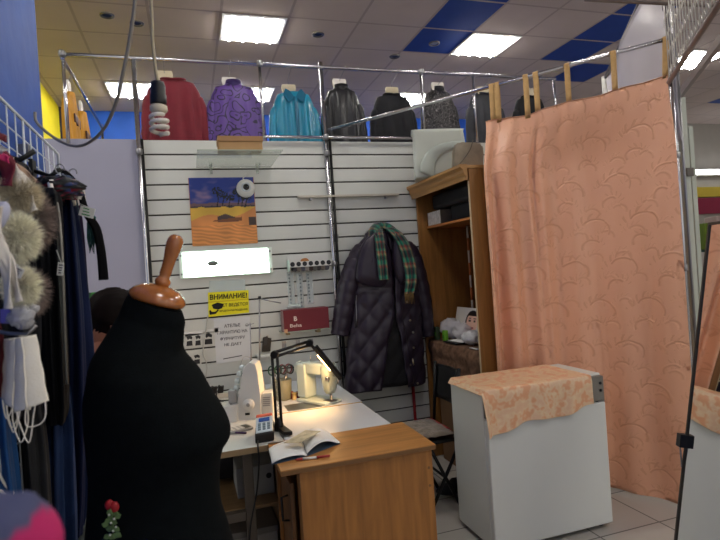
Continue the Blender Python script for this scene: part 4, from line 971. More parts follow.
for y in (by0 + .02, by1 - .02):
    part('leg', MB().tube([(bx0 + .30, y, .425), (bx0 + .06, y, .0)], .011, 10), black_metal, t)
    part('leg', MB().tube([(bx0 + .08, y, .425), (bx1 - .02, y, .0)], .011, 10), black_metal, t)
    part('back_post', MB().tube([(bx1 - .02, y, .43), (bx1 + .02, y, .86)], .011, 10), black_metal, t)
part('backrest', MB().slab(lambda u, v: V((bx1 + .002 + .03 * v + .015 * math.sin(PI * u), lerp(by0 + .08, by1 - .01, u), lerp(.62, .84, v))), 12, 6, (.014, 0, 0)), black_plastic, t)
part('stretcher', MB().cyl((bx0 + .18, by0 + .02, .21), (bx0 + .18, by1 - .02, .21), .008), black_metal, t)
solo('fur_pad', MB().slab(lambda u, v: V((lerp(bx0 - .01, bx1 - .05, u), lerp(by0 - .01, by1 - .035, v), .478 + .026 * (math.sin(PI * min(1, max(0, u))) * math.sin(PI * v)) ** .35 + .008 * nz(u * 9, v * 9))), 24, 24, lambda u, v: V((0, 0, -.0015 - .02 * (math.sin(PI * u) * math.sin(PI * v)) ** .35))), furm, 'grey fur pad lying over the red cushion on the black chair', 'seat pad')
solo('dark_shoe', MB().sphere((1.55, 3.20, .055), (.13, .06, .055), 20, 12, fn=lambda q, d: V((q.x, q.y * (1 + .2 * d.x), q.z * (1.15 if d.x > 0 else .7)))), dkc, 'dark shoe on the floor under the black chair', 'shoe')
solo('dark_bag', MB().sphere((1.36, 3.42, .10), (.13, .09, .10), 20, 12, fn=lambda q, d: q * (1 + .15 * nz(d.x * 2, d.y * 2, d.z * 2))), dkc, 'dark soft bag on the floor beneath the red seat', 'bag')

# ================================================================== WARDROBE
wz = WOOD('wardrobe_wood', (146, 100, 50), 'z', .75, .4); wy = WOOD('wardrobe_trim', (166, 122, 70), 'y', .78, .4)
wx0, wx1, wy0, wy1, wzt = 1.748, 2.26, 3.09, 3.955, 2.115
t = thing('wardrobe', 'open brown wooden wardrobe with a moulded top beside the curtain', 'wardrobe', ((wx0 + wx1) / 2, (wy0 + wy1) / 2, 0))
part('side_panel', MB().box((wx0, wy0, 0), (wx1, wy0 + .022, wzt), .002), wz, t)
part('side_panel', MB().box((wx0, wy1 - .022, 0), (wx1, wy1, wzt), .002), wz, t)
part('back_panel', MB().box((wx1 - .012, wy0 + .0225, 0), (wx1, wy1 - .0225, wzt), 0), wz, t)
part('top_panel', MB().box((wx0 - .02, wy0 - .004, wzt + .0003), (wx1, wy1, wzt + .022), .002), wy, t)
cor = MB(); prf = [(.0, -.075), (-.012, -.075), (-.016, -.05), (-.028, -.03), (-.03, -.012), (-.05, .006), (-.05, .024), (.0, .024)]
cor.rings([[(wx0 - .0205 + a, y, wzt + b - .001) for a, b in prf] for y in (wy0 - .02, wy1)], True, True, True, False)
part('cornice', cor, wy, t)
part('shelf', MB().box((1.815, wy0 + .0225, 1.80), (wx1 - .0125, wy1 - .0225, 1.818), .001), WOOD('wardrobe_shelf', (170, 106, 52), 'y'), t)
part('shelf', MB().box((1.78, wy0 + .0225, .90), (wx1 - .0125, wy1 - .0225, .918), .001), wz, t)
part('door_strip', MB().box((wx0 - .006, wy0 + .001, .02), (wx0 - .0005, wy0 + .012, wzt - .08)), M('edge_pale', (190, 170, 136), .5, var=.05), t)
# box on the shelf
pa = PX(428, 226, 1.83); pb = PX(440, 225, 1.83)
t = thing('shoe_box', 'grey box with a printed white end on the wardrobe shelf', 'box', V((2.0, 3.6, 1.819)))
bl = min(pa.y, wy1 - .03); bn = pb.y - .02
part('box_body', MB().box((1.83, bn, 1.819), (2.2, bl, 1.925), .002), M('grey_box', (96, 88, 78), .7, var=.06), t)
part('end_label', MB().box((1.8285, bn + .003, 1.822), (1.8298, bl - .003, 1.922)), M('box_label', (196, 192, 190), .6, var=.22, vs=40), t)
solo('dark_bag', MB().box((1.86, 3.2, 1.94), (2.2, 3.9, 2.06), .03).box((1.90, 3.14, 1.819), (2.2, bn - .02, 1.95), .03), dkc, 'dark bags pushed into the top of the wardrobe', 'bag')
# striped pole
pp = PX(467, 226, 2.08); pq = PX(470, 300, 1.80)
t = thing('striped_pole', 'thin pole with white and orange bands standing in the wardrobe', 'pole', V((2.08, pp.y, .931)))
z0_, z1_ = .931, 1.798
for k in range(9):
    a, b_ = lerp(z0_, z1_, k / 9), lerp(z0_, z1_, (k + 1) / 9)
    part('band', MB().cyl((2.08, pp.y, a), (2.08, pp.y, b_), .008, n=12), M('pole_orange', (176, 96, 50), .5, var=.05) if k % 2 else M('pole_white', (196, 184, 170), .5, var=.05), t)
# cloth over the inner shelf
def brown_cloth(co, uv):
    n = nz(co.x * 30, co.y * 30, co.z * 30) + .6 * nz(co.x * 70, co.y * 70, co.z * 70)
    return (112 + 34 * n, 84 + 28 * n, 66 + 24 * n)
def cl(u, v):
    y = lerp(wy0 + .03, wy1 - .03, u)
    if v < .5: return V((lerp(2.2, 1.768, v * 2), y, .925 + .003 * nz(u * 8, v * 8)))
    q = (v - .5) * 2
    return V((1.768 - .012 * math.sin(PI * min(1, q * 2)) + .012 * math.sin(u * 26) * q, y, .925 - .24 * q))
solo('patterned_cloth', MB().slab(cl, 60, 40, lambda u, v: V((0, 0, -.004)) if v < .5 else V((.004, 0, 0))), PAINT('brown_cloth', .85, .2, .15, 150), 'brown patterned cloth hanging over the wardrobe shelf', 'cloth', paint=brown_cloth)
ZT2 = .931
def wp(px, py, X=1.84): return PX(px, py, X)
# portrait card
c0 = PX(457, 333, 2.02)
def face(co, uv):
    u, v = uv
    if u < .32: return (206, 200, 190)
    fx, fy = (u - .64) / .20, (v - .52) / .33
    r = fx * fx + fy * fy
    if v < .16: return (196, 160, 150) if abs(u - .64) < .3 else (206, 200, 196)
    if r < 1:
        if abs(fy - .18) < .10 and .22 < abs(fx) < .62: return (50, 34, 32)
        if abs(fy - .40) < .05 and .2 < abs(fx) < .7: return (60, 40, 34)
        if abs(fy + .52) < .08 and abs(fx) < .3: return (160, 60, 64)
        if fy > .68: return (30, 24, 26)
        return (222, 178, 158)
    if r < 1.5 and fy > -.1: return (30, 24, 26)
    return (206, 200, 196)
yc0 = min(3.9, PX(448, 325, 1.9).y); yc1 = max(3.15, PX(474, 325, 1.9).y); zc1 = PX(465, 309, 1.92).z
solo('portrait_card', MB().slab(lambda u, v: V((1.94 + .05 * v + .0, lerp(yc0, yc1, u), lerp(ZT2 + .02, zc1, v))), 60, 60, (.004, 0, 0), False), PAINT('portrait_print', .4), 'printed card with a dark-haired face leaning in the wardrobe', 'photo card', paint=face)
bagm = GLASSY('bag_plastic', (214, 210, 214), .7, .3)
for k, (px, py, r, lb) in enumerate(((452, 330, .085, 'left crumpled clear plastic bag in the wardrobe'), (463, 334, .07, 'right crumpled clear plastic bag in the wardrobe'))):
    c = PX(px, py, 1.92)
    solo('plastic_bag', MB().sphere((1.92, c.y, ZT2 + r * .92), (r * 1.0, r * 1.2, r * .9), 28, 18, fn=lambda q, d: q * (1 + .28 * nz(d.x * 2.5 + k * 3, d.y * 2.5, d.z * 2.5) + .1 * nz(d.x * 8, d.y * 8, d.z * 8))), bagm, lb, 'plastic bag')
c = PX(475, 336, 1.9)
solo('white_lace_bundle', MB().sphere((1.88, c.y, ZT2 + .05), (.07, .09, .048), 24, 14, fn=lambda q, d: q * (1 + .18 * math.sin(d.y * 20) * .5 + .2 * nz(d.x * 4, d.y * 4, d.z * 4))), M('white_lace', (206, 204, 206), .8, var=.12, vs=40), 'white folded lace bundle in front of the portrait card', 'fabric')
gr = M('green_pack', (70, 120, 40), .5, var=.3, vs=30)
for k, (px, w_, h_) in enumerate(((437, .05, .10), (445, .035, .085))):
    c = PX(px, 335, 1.80)
    t = thing('green_packet', ('larger dark and green packet beside the coat sleeve', 'small bright green packet in front of the plastic bag')[k], 'packet', V((1.80 + .03 * k, c.y, ZT2)))
    part('body', MB().box((1.785 + .0 * k, c.y - w_ / 2 - .01 * k, ZT2), (1.815, c.y + w_ / 2, ZT2 + h_), .006), (M('green_pack_dark', (50, 66, 42), .5, var=.3, vs=30), M('green_pack_bright', (104, 164, 40), .5, var=.1))[k], t)
    part('band', MB().box((1.783, c.y - w_ / 2 + .004, ZT2 + h_ * .3), (1.7848, c.y + w_ / 2 - .004, ZT2 + h_ * .6)), gr, t)
c0, c1 = PZ(447, 344, ZT2), PZ(464, 341, ZT2)
t = thing('tablet_computer', 'black flat tablet with a white paper on the patterned cloth', 'tablet', V((1.84, 3.55, ZT2)))
cc = PX(456, 342, 1.83)
part('body', MB().box((1.77, cc.y - .11, ZT2), (1.89, cc.y + .09, ZT2 + .012), .004), black_plastic, t)
solo('paper_sheet', MB().obox((1.85, cc.y - .02, ZT2 + .0145), (.045, .01, 0), (-.01, .09, 0), (0, 0, .001)), paper, 'white paper lying on the black tablet', 'paper')
cc = PX(474, 347, 1.79)
solo('paper_slip', MB().obox((1.79, cc.y, ZT2 + .0015), (.012, 0, 0), (0, .05, 0), (0, 0, .001)), paper, 'narrow white paper slip on the patterned cloth', 'paper')
# below the shelf: cardboard and papers
solo('cardboard_box', MB().box((1.80, 3.35, .0), (2.15, 3.86, .58), .004), M('cardboard_dark', (110, 82, 56), .85, var=.1), 'brown cardboard box on the wardrobe floor', 'box')
solo('paper_stack', MB().box((1.80, 3.56, .582), (2.0, 3.84, .604), .002), paper, 'white papers on the cardboard box under the patterned cloth', 'paper')

# ---- on top of the wardrobe
zt2 = wzt + .0225
tubm = M('grey_tub', (186, 192, 182), .35, var=.03, spec=.5)
def tp(px, py, X): return PX(px, py, X)
TX = 1.80; L_ = PY(412, 128, 3.62); R_ = PY(462, 126, 3.62); Bt = PY(425, 176, 3.62)
t = thing('plastic_tub', 'pale grey moulded plastic tub on top of the wardrobe', 'tub', V(((L_.x + R_.x) / 2, 3.70, zt2)))
o = [(412.5, 129), (415, 126.5), (460, 125.5), (463, 128), (466, 150), (463, 167), (437, 173), (418, 176), (414.5, 172)]
pts = [PY(x, y, 3.58) for x, y in o]
lowz = min(p.z for p in pts)
for p in pts: p.z = zt2 + .001 + (p.z - lowz) * 1.0
cen = sum(pts, V()) / len(pts)
dn = [V((q.x, 3.58, q.z)) for q in sm(pts + pts[:1], 5)][:-1]
R = []
for s_, yo in ((.86, .0), (.985, .0), (1, .01), (1, .16), (.98, .17), (.5, .172)):
    R.append([V((cen.x + yo * .42 + (p.x - cen.x) * s_, 3.58 + yo, max(zt2 + .001, cen.z + (p.z - cen.z) * s_))) for p in dn])
part('body', MB().rings(R), tubm, t)
# moulded arch on the face
a0 = PY(420, 172, 3.577); a1 = PY(436, 152, 3.577); a2 = PY(464, 141, 3.577)
part('moulded_arch', MB().slab(lambda u, v: V(((1 - u) ** 2 * a0.x + 2 * u * (1 - u) * (a0.x + .02) + u * u * a2.x + .10 * v * (1 - u) + .02 * v, 3.572 - .006 * math.sin(PI * v), max(zt2 + .002, ((1 - u) ** 2 * a0.z + 2 * u * (1 - u) * (a2.z + .005) + u * u * a2.z) - .055 * v))), 20, 6, (0, .006, 0)), M('grey_tub_arch', (170, 178, 170), .3, var=.03, spec=.5), t)
o = [(452.5, 163), (453, 142), (455, 138), (462, 136.8), (478, 137), (482, 139), (483.5, 145), (483, 164)]
pts = [PY(x, y, 3.24) for x, y in o]; lowz = min(p.z for p in pts)
for p in pts: p.z += zt2 + .001 - lowz
pts[0].z = pts[-1].z = zt2 + .001
t = thing('beige_tub', 'small mottled beige box with rounded top on the wardrobe', 'box', V(((pts[0].x + pts[-1].x) / 2, 3.32, zt2)))
mb = MB().prism(pts, (.05, .12, 0)); bmesh.ops.bevel(mb.b, geom=list(mb.b.edges), offset=.012, segments=3, affect='EDGES'); part('body', mb, M('mottled_beige', (140, 130, 112), .6, var=.2, vs=12), t)
part('strap', MB().tube(sm([PY(473, 140, 3.236), PY(470, 150, 3.232), PY(463, 160, 3.232), PY(458, 166, 3.20)]), .003, 6), M('strap_dark', (80, 72, 60), .6, var=.1), t)
cr = random.Random(3); mb = MB(); P = []
for k in range(60):
    P.append(V((1.74 + .05 * cr.random(), 3.30 + .30 * k / 60 + .05 * cr.random(), zt2 + .006 + .02 * cr.random())))
solo('cord_tangle', MB().tube(sm(P, 3), .005, 6), M('dark_cord', (60, 56, 52), .6, var=.2), 'tangled dark cord lying on the front edge of the wardrobe top', 'cord')
# ================================================================== CURTAIN AND ROD
RA = PY(325, 131, YP); RB = PD(669, 38.5, 3.13)
rn = V((RB.y - RA.y, -(RB.x - RA.x), 0)).normalized()
def PR(px, py, off=0.):
    r = ray(px, py); q = RA + rn * off
    return EYE + r * ((q - EYE).dot(rn) / r.dot(rn))
toph = [(485, 122.5), (497, 120), (510, 118.5), (529, 115.5), (540, 110.5), (555, 106), (570, 102), (586, 99), (601, 96), (619, 90), (645, 83), (668, 75.5)]
path = sm([(1.815, 3.035, 0), (2.0, 3.0, 0), (2.24, 2.95, 0), (2.47, 2.79, 0), (PR(668, 75.5).x - .006, PR(668, 75.5).y - .03, 0)], 12)
acc = [0]
for a, b_ in zip(path, path[1:]): acc.append(acc[-1] + (b_ - a).length)
def along(u):
    s = u * acc[-1]
    for i in range(len(path) - 1):
        if s <= acc[i + 1] + 1e-9:
            f = (s - acc[i]) / max(1e-9, acc[i + 1] - acc[i]); return path[i].lerp(path[i + 1], f), (path[i + 1] - path[i]).normalized()
    return path[-1], (path[-1] - path[-2]).normalized()
def cur(u, v):
    px = lerp(485, 668, u); T = PR(px, interp(toph, px))
    B, tg = along(u); nrm = V((tg.y, -tg.x, 0)); nrm = -nrm if nrm.dot(B) > 0 else nrm
    zb = lerp(.06, .012, u)
    w_ = min(1, v / .17); w_ = w_ * w_ * (3 - 2 * w_)
    p = V((lerp(T.x, B.x, w_), lerp(T.y, B.y, w_), lerp(T.z, zb, v)))
    amp = lerp(.046, .013, min(1, u / .6)) * (.25 + .75 * min(1, v * 2.2))
    ph = 34 * u ** .75 + .6 * math.sin(v * 2.2) + 1.6 * nz(u * 3, v * 1.1, 5)
    g = amp * math.sin(ph) + .014 * nz(u * 7, v * 2.5, 1) + .010 * math.sin(v * 40 + u * 50) * max(0, .06 - abs(v - .03)) * 6
    pinch = sum(math.exp(-((px - c_) / 4.5) ** 2) for c_ in (492, 497.5, 526, 537, 567, 613)) * max(0, 1 - v / .12) * .012
    g -= .05 * math.exp(-((u - .285 - .03 * v) / .022) ** 2) * min(1, v * 5 + .3) * (1 - .7 * v)
    return p + nrm * (g + .012 + pinch)
cm, nt, b = nodes('peach_damask'); L = nt.links
uvn = nt.nodes.new('ShaderNodeUVMap'); uvn.uv_map = 'UVMap'
sep = nt.nodes.new('ShaderNodeSeparateXYZ'); L.new(uvn.outputs['UV'], sep.inputs[0])
def mth(op, a, b=None, c=None):
    n = nt.nodes.new('ShaderNodeMath'); n.operation = op
    for i, x in enumerate((a, b, c)):
        if x is None: continue
        if isinstance(x, (int, float)): n.inputs[i].default_value = x
        else: L.new(x, n.inputs[i])
    return n.outputs[0]
nzn = nt.nodes.new('ShaderNodeTexNoise'); nzn.inputs['Scale'].default_value = 9; nzn.inputs['Detail'].default_value = 2; L.new(uvn.outputs['UV'], nzn.inputs['Vector'])
def scrolls(cols, rows, ox, oy, rad, thick, feather, sgn):
    """one repeat of feathered crescent scrolls in staggered rows"""
    wob = mth('MULTIPLY', mth('SUBTRACT', nzn.outputs['Fac'], .5), .22)
    X = mth('ADD', mth('ADD', mth('MULTIPLY', sep.outputs[0], cols), ox), wob); Y = mth('ADD', mth('MULTIPLY', mth('SUBTRACT', 1.0, sep.outputs[1]), rows), oy)
    row = mth('FLOOR', Y); X = mth('ADD', X, mth('MULTIPLY', mth('FLOORED_MODULO', row, 2), .5))
    x = mth('SUBTRACT', mth('FRACT', X), .5); y = mth('SUBTRACT', mth('FRACT', Y), .5)
    y2 = mth('ADD', y, .12)
    r = mth('SQRT', mth('ADD', mth('MULTIPLY', x, x), mth('MULTIPLY', y2, y2))); th = mth('ARCTAN2', y2, mth('MULTIPLY', x, sgn))
    arc = mth('SMOOTH_MIN', 1.0, mth('MAXIMUM', 0.0, mth('SUBTRACT', 1.0, mth('DIVIDE', mth('ABSOLUTE', mth('SUBTRACT', r, rad)), thick))), .1)
    am = mth('MULTIPLY', mth('GREATER_THAN', th, -.35), mth('LESS_THAN', th, 2.5))
    fe = mth('MULTIPLY', mth('MULTIPLY', mth('GREATER_THAN', r, rad + thick), mth('LESS_THAN', r, rad + thick + feather)), mth('GREATER_THAN', mth('SINE', mth('ADD', mth('MULTIPLY', th, 15), mth('MULTIPLY', r, 30))), .45))
    fe = mth('MULTIPLY', fe, mth('MULTIPLY', mth('GREATER_THAN', th, 1.2), mth('LESS_THAN', th, 3.0)))
    return mth('MAXIMUM', mth('MULTIPLY', arc, am), mth('MULTIPLY', fe, .7))
mm_ = mth('MAXIMUM', mth('MAXIMUM', scrolls(4.2, 9.6, 0, 0, .30, .035, .13, 1), mth('MULTIPLY', scrolls(4.2, 9.6, .12, .38, .17, .04, .10, -1), .9)), mth('MULTIPLY', scrolls(7.2, 17.2, .3, .2, .26, .07, .16, 1), .6))
mixc = nt.nodes.new('ShaderNodeMixRGB'); mixc.inputs['Color1'].default_value = lin((228, 170, 136)) + (1,); mixc.inputs['Color2'].default_value = lin((212, 153, 118)) + (1,); L.new(mm_, mixc.inputs['Fac'])
L.new(mixc.outputs['Color'], b.inputs['Base Color']); b.inputs['Roughness'].default_value = .36; b.inputs['Specular IOR Level'].default_value = .55
bp = nt.nodes.new('ShaderNodeBump'); bp.inputs['Strength'].default_value = .5; bp.inputs['Distance'].default_value = .006; L.new(mm_, bp.inputs['Height']); L.new(bp.outputs['Normal'], b.inputs['Normal'])
M_cur = cm
t = thing('curtain', 'long peach damask curtain hanging by tan tabs from the slanting chrome rod', 'curtain', V((2.2, 2.9, .04)))
part('cloth', MB().slab(cur, 190, 110, (0, 0, 0.0015)), M_cur, t)
part('top_hem', MB().tube([cur(k / 60, 0) + V((0, 0, .0)) for k in range(61)], .004, 6), M('hem_tan', (176, 126, 96), .6, var=.1), t)
tabm = M('tab_tan', (196, 158, 104), .75, var=.1, vs=30, bump=.15, bs=200)
rdir = (RB - RA).normalized()
for tx, yt in ((491.5, 86), (497, 84), (526, 76), (536, 73), (567, 64), (613, 51), (665.5, 36.5)):
    bt = PR(tx + (2.2 if tx < 640 else 0), interp(toph, min(668, tx + 2)) + 3); s = 0; best = 9
    tp_ = min((RA.lerp(RB, k / 400) for k in range(401)), key=lambda q: (q - PR(tx, yt + 2)).length)
    pts = [bt + rn * .012, bt.lerp(tp_, .5) + rn * .014, tp_ + rn * .0165] + [tp_ + rn * (.0165 * math.cos(a)) + u0 * (.0165 * math.sin(a)) for a in [PI * q / 8 for q in range(1, 9)]] + [bt.lerp(tp_, .5) - rn * .014, bt - rn * .004 + V((0, 0, .005))]
    n_ = len(pts) - 1
    def fn(u, v, pts=pts, n_=n_):
        i = min(int(v * n_), n_ - 1); p = pts[i].lerp(pts[i + 1], v * n_ - i); return p + rdir * ((u - .5) * .032)
    part('tab', MB().slab(fn, 2, n_ * 2, lambda u, v: V((0, 0, .0015))), tabm, t)
solo('curtain_rod', MB().cyl(RA + rdir * .03, RB, .0125, n=14), chrome, 'slanting chrome rod from the slat wall post to the front post, carrying the curtain', 'rod')

# ================================================================== FRIDGE
fx0, fx1, fy0, fy1, fz = 1.398, 2.145, 2.455, 2.845, .85
fridge_m = M('fridge_white', (214, 216, 210), .35, var=.02, vs=2, spec=.5)
t = thing('fridge', 'small white fridge with a peach flowered cloth on top', 'fridge', ((fx0 + fx1) / 2, (fy0 + fy1) / 2, 0))
part('body', MB().box((fx0, fy0 + .035, .03), (fx1, fy1, fz - .001), .006), fridge_m, t)
d_ = part('door', MB().box((fx0 + .002, fy0, .028), (fx1 - .006, fy0 + .034, .695), .008), fridge_m, t)
part('top_strip', MB().box((fx0 + .002, fy0 + .006, .702), (fx1 - .004, fy0 + .034, fz - .012), .004), M('fridge_strip', (120, 116, 108), .4, .2, var=.05), t)
for zz in (.80, .76): part('strip_knob', MB().lathe((fx1 - .028, fy0 + .006, zz), (0, -1, 0), [(0, .008), (.006, .008), (.008, .005)], 14), black_plastic, t)
part('plinth', MB().box((fx0 + .02, fy0 + .03, .012), (fx1 - .02, fy1 - .02, .03)), black_plastic, t)
for x in (fx0 + .05, fx1 - .05):
    for y in (fy0 + .06, fy1 - .05): part('foot', MB().cyl((x, y, 0), (x, y, .012), .018), black_plastic, t)
part('hinge', MB().box((fx1 - .05, fy0 + .004, .6952), (fx1 - .006, fy0 + .03, .7018)), steel, t)
def cloth_print(co, uv):
    x, y = uv[0] * 17, uv[1] * 14
    n = nz(x * .8, y * .8, 2) + .5 * nz(x * 2.2, y * 2.2, 8)
    q = nz(x * 1.7 + 9, y * 1.7, 4)
    sst = lambda e0, e1, k: (lambda z_: z_ * z_ * (3 - 2 * z_))(min(1, max(0, (k - e0) / (e1 - e0))))
    a_ = sst(-.05, .25, n); c_ = sst(.1, .4, q); e_ = sst(.1, .45, -n)
    base = [lerp(lerp(lerp(x, y, a_ * .62), z_, c_ * .5), w_, e_ * .5) for x, y, z_, w_ in zip((234, 200, 160), (226, 146, 102), (240, 214, 176), (228, 178, 146))]
    return base
cx0, cx1 = fx0 - .024, fx1 - .10
def fcl(u, v):
    xw = fx1 - .10 - fx0; tot = xw + .05
    s = u * tot - .05                                 # across; negative hangs over the left side
    dep = fy1 - fy0 - .01; drop = lerp(.225, .165, u) + .012 * math.sin(u * 11)
    tt = v * (dep + drop)
    z = fz + .004; x = fx0 + max(s, 0); y = fy1 - .01 - min(tt, dep) - .002
    z += .003 * nz(u * 9, v * 9, 2)
    if s < 0: z += s * .55; x = fx0 + s * .35 - .003
    if tt > dep:
        q = tt - dep; z -= q; y = fy0 - .010 - .010 * math.sin(min(1, q / .05) * PI / 2) - .010 * math.sin(u * 24 + q * 8) * min(1, q / .15) - .012 * max(0, (.25 - u) * 4) * q / .2
        if s < 0: x = fx0 + s * .55 - .002 + .012 * q / .2; z -= s * .3
    return V((x, y, z))
solo('tablecloth', MB().slab(fcl, 150, 120, lambda u, v: V((0, -.0015, .002))), PAINT('peach_flower_cloth', .32, .5, .12, 120), 'peach and cream flowered cloth draped over the white fridge', 'tablecloth', paint=cloth_print)

# ================================================================== RIGHT: POSTS, MESH, SHEET, MIRROR, HALL
SD = V((-.61, -.79, 0)).normalized()
PB = V((RB.x, RB.y, 0))
t = thing('front_post', 'tall chrome post at the right edge of the peach curtain', 'post', PB)
part('tube', MB().cyl(PB, PB + u0 * 3.5, .0135, n=12), chrome, t)
part('tube', MB().cyl(PB + V((.035, -.012, 0)), PB + V((.035, -.012, 3.5)), .008, n=10), steel, t)
for z in (2.73, 2.05, 1.40): part('clamp', MB().lathe(PB + u0 * (z - .02), (0, 0, 1), [(0, .015), (.004, .02), (.036, .02), (.04, .015)], 14).lathe(PB + u0 * z - rdir * .018, rdir, [(0, .012), (.03, .012)], 10), steel, t)
frame_w = M('pale_frame', (182, 188, 176), .45, var=.05)
q0 = PD(690, 250, 3.34); q0.z = 0; 
t = thing('partition_frame', 'pale green-white uprights of the stall frame just right of the chrome post', 'frame', q0)
zt_ = PD(684, 98, 3.34).z
part('upright', MB().obox((q0.x, q0.y, zt_ / 2), r0 * .022, f0 * .022, u0 * (zt_ / 2), .002), frame_w, t)
q1 = PD(697, 250, 3.45); part('upright', MB().obox((q1.x, q1.y, 1.14), r0 * .014, f0 * .02, u0 * 1.14, .002), frame_w, t)
c = PD(690, 172, 3.31); part('bracket', MB().obox(c, r0 * .022, f0 * .004, u0 * .026, .002), M('bracket_grey', (96, 92, 86), .5, .3, var=.1), t)
# beam and pipe running towards the viewer from the uprights
beam_m = M('beam_grey', (150, 140, 138), .5, .2, var=.06)
b0 = V((q0.x, q0.y, zt_ + .02)); 
solo('stall_beam', MB().obox(b0 + SD * .85 + u0 * .0, SD * .88, V((-SD.y, SD.x, 0)) * .012, u0 * .022, .002), beam_m, 'grey square beam running forward from the pale uprights at top right', 'beam')
p0 = PB + V((.01, .04, PD(678, 82, 3.13).z))
t = thing('wire_mesh_panel', 'wire mesh panel with vertical wires at the top right above the stall', 'mesh panel', p0)
part('bottom_pipe', MB().cyl(p0, p0 + SD * 1.6, .014, n=10), M('pipe_grey', (128, 116, 110), .4, .5, var=.1), t)
part('top_pipe', MB().cyl(p0 + u0 * .95, p0 + SD * 1.6 + u0 * .95, .010, n=10), steel, t)
mb = MB()
for k in range(1, 27):
    o = SD * (.06 * k); mb.cyl(p0 + o, p0 + o + u0 * .95, .0028, n=5)
for k in range(26):
    for j in range(9):
        a = p0 + SD * (.06 * k) + u0 * (.02 + .104 * j); mb.tube([a, a + SD * .03 + u0 * .05, a + SD * .06], .0017, 4)
part('wires', mb, M('galvanised_wire', (206, 202, 196), .5, .2, var=.05), t)
ba, bb = PD(585, -1.5, 3.05), PD(760, 7, 3.05)
solo('stall_pipe', MB().tube([ba, bb], .016, 12), M('pipe_grey', (128, 116, 110)), 'dark grey pipe crossing the top right corner', 'pipe')
# frosted sheet hanging from a high pipe
s0_, s1_ = PD(605, 78, 5.5), None
sz = s0_.z; s1_ = PZ(641, 0, sz); sdir = (s1_ - s0_); sdir.z = 0; sdir.normalize(); e1 = s0_ + sdir * 2.55
t = thing('frosted_sheet', 'frosted plastic sheet hanging from a high pipe behind the curtain rod', 'plastic sheet', s0_)
part('pipe', MB().cyl(s0_ - sdir * .1, e1, .016, n=12), M('pipe_dark', (96, 92, 94), .35, .6, var=.08), t)
sn_ = V((-sdir.y, sdir.x, 0))
fm, nt, b = nodes('frosted_plastic'); b.inputs['Base Color'].default_value = lin((214, 208, 214)) + (1,); b.inputs['Roughness'].default_value = .22; b.inputs['Alpha'].default_value = .86; b.inputs['Specular IOR Level'].default_value = .7
part('sheet', MB().slab(lambda u, v: s0_ + sdir * (u * 2.5) + V((0, 0, -.01 - 1.15 * v)) + sn_ * (.015 * math.sin(u * 9 + v * 3) + .02 * nz(u * 4, v * 3)), 40, 24, sn_ * .002), fm, t)
solo('sheet_clip', MB().box(s0_ + V((-.02, -.03, -.16)), s0_ + V((.03, .03, .02)), .006), M('clip_pale', (196, 194, 190), .4, var=.06), 'pale clip at the far end of the frosted sheet', 'clip')
# mirror
G = PZ(671.5, 582, 0.0); mn = V((-.945, .327, 0)).normalized(); md = V((-mn.y, mn.x, 0)); md = md if md.y < 0 else -md
lean = math.radians(9.8); mu = u0 * math.cos(lean) - mn * math.sin(lean); mf = mu.cross(md).normalized(); mf = mf if mf.dot(mn) > 0 else -mf
G = G + u0 * .004 + mf * .0
mir, nt, b = nodes('mirror_glass'); b.inputs['Base Color'].default_value = (.86, .86, .85, 1); b.inputs['Metallic'].default_value = 1; b.inputs['Roughness'].default_value = .015
Hm, Wm = 1.62, .55
t = thing('mirror', 'tall framed mirror leaning at the right edge, reflecting the fridge', 'mirror', G)
part('glass', MB().obox(G + md * (Wm / 2) + mu * (Hm / 2 + .01), md * (Wm / 2 - .004), mu * (Hm / 2 - .004), mf * .003), mir, t)
mfr = M('mirror_frame', (66, 62, 56), .4, .4, var=.1)
part('frame', MB().obox(G + md * .004 + mu * (Hm / 2 + .01), md * .006, mu * (Hm / 2 + .008), mf * .009, .002), mfr, t)
part('frame', MB().obox(G + md * (Wm - .004) + mu * (Hm / 2 + .01), md * .006, mu * (Hm / 2 + .008), mf * .009, .002), mfr, t)
part('frame', MB().obox(G + md * (Wm / 2) + mu * (Hm + .012), md * (Wm / 2 - .011), mu * .006, mf * .009, .002), mfr, t)
part('frame', MB().obox(G + md * (Wm / 2) + mu * .008, md * (Wm / 2 - .011), mu * .006, mf * .009, .002), mfr, t)
part('back_board', MB().obox(G + md * (Wm / 2) + mu * (Hm / 2 + .01) - mf * .006, md * (Wm / 2 - .006), mu * (Hm / 2 - .006), mf * .002), black_plastic, t)
bt_ = G + md * (Wm / 2) + mu * (Hm * .78) - mf * .010; ft_ = bt_ - mn * .20; ft_.z = .006
part('stand_leg', MB().tube([bt_, ft_], .010, 8), black_metal, t)
cz = (PD(682, 452, 2.33).z - G.z) / mu.z  # solid bracket modelled in place of a bracket's reflection in the mirror
t2_ = part('bracket_reflection', MB().obox(G + mu * cz + md * -.006 + mf * .016, md * .018, mu * .03, mf * .018, .004), black_plastic, t)
part('reflected_leg', MB().tube([G + mu * (cz - .03) + mf * .02 - md * .01, G + mu * (cz - .12) + mf * .008], .004, 6), steel, t2_)
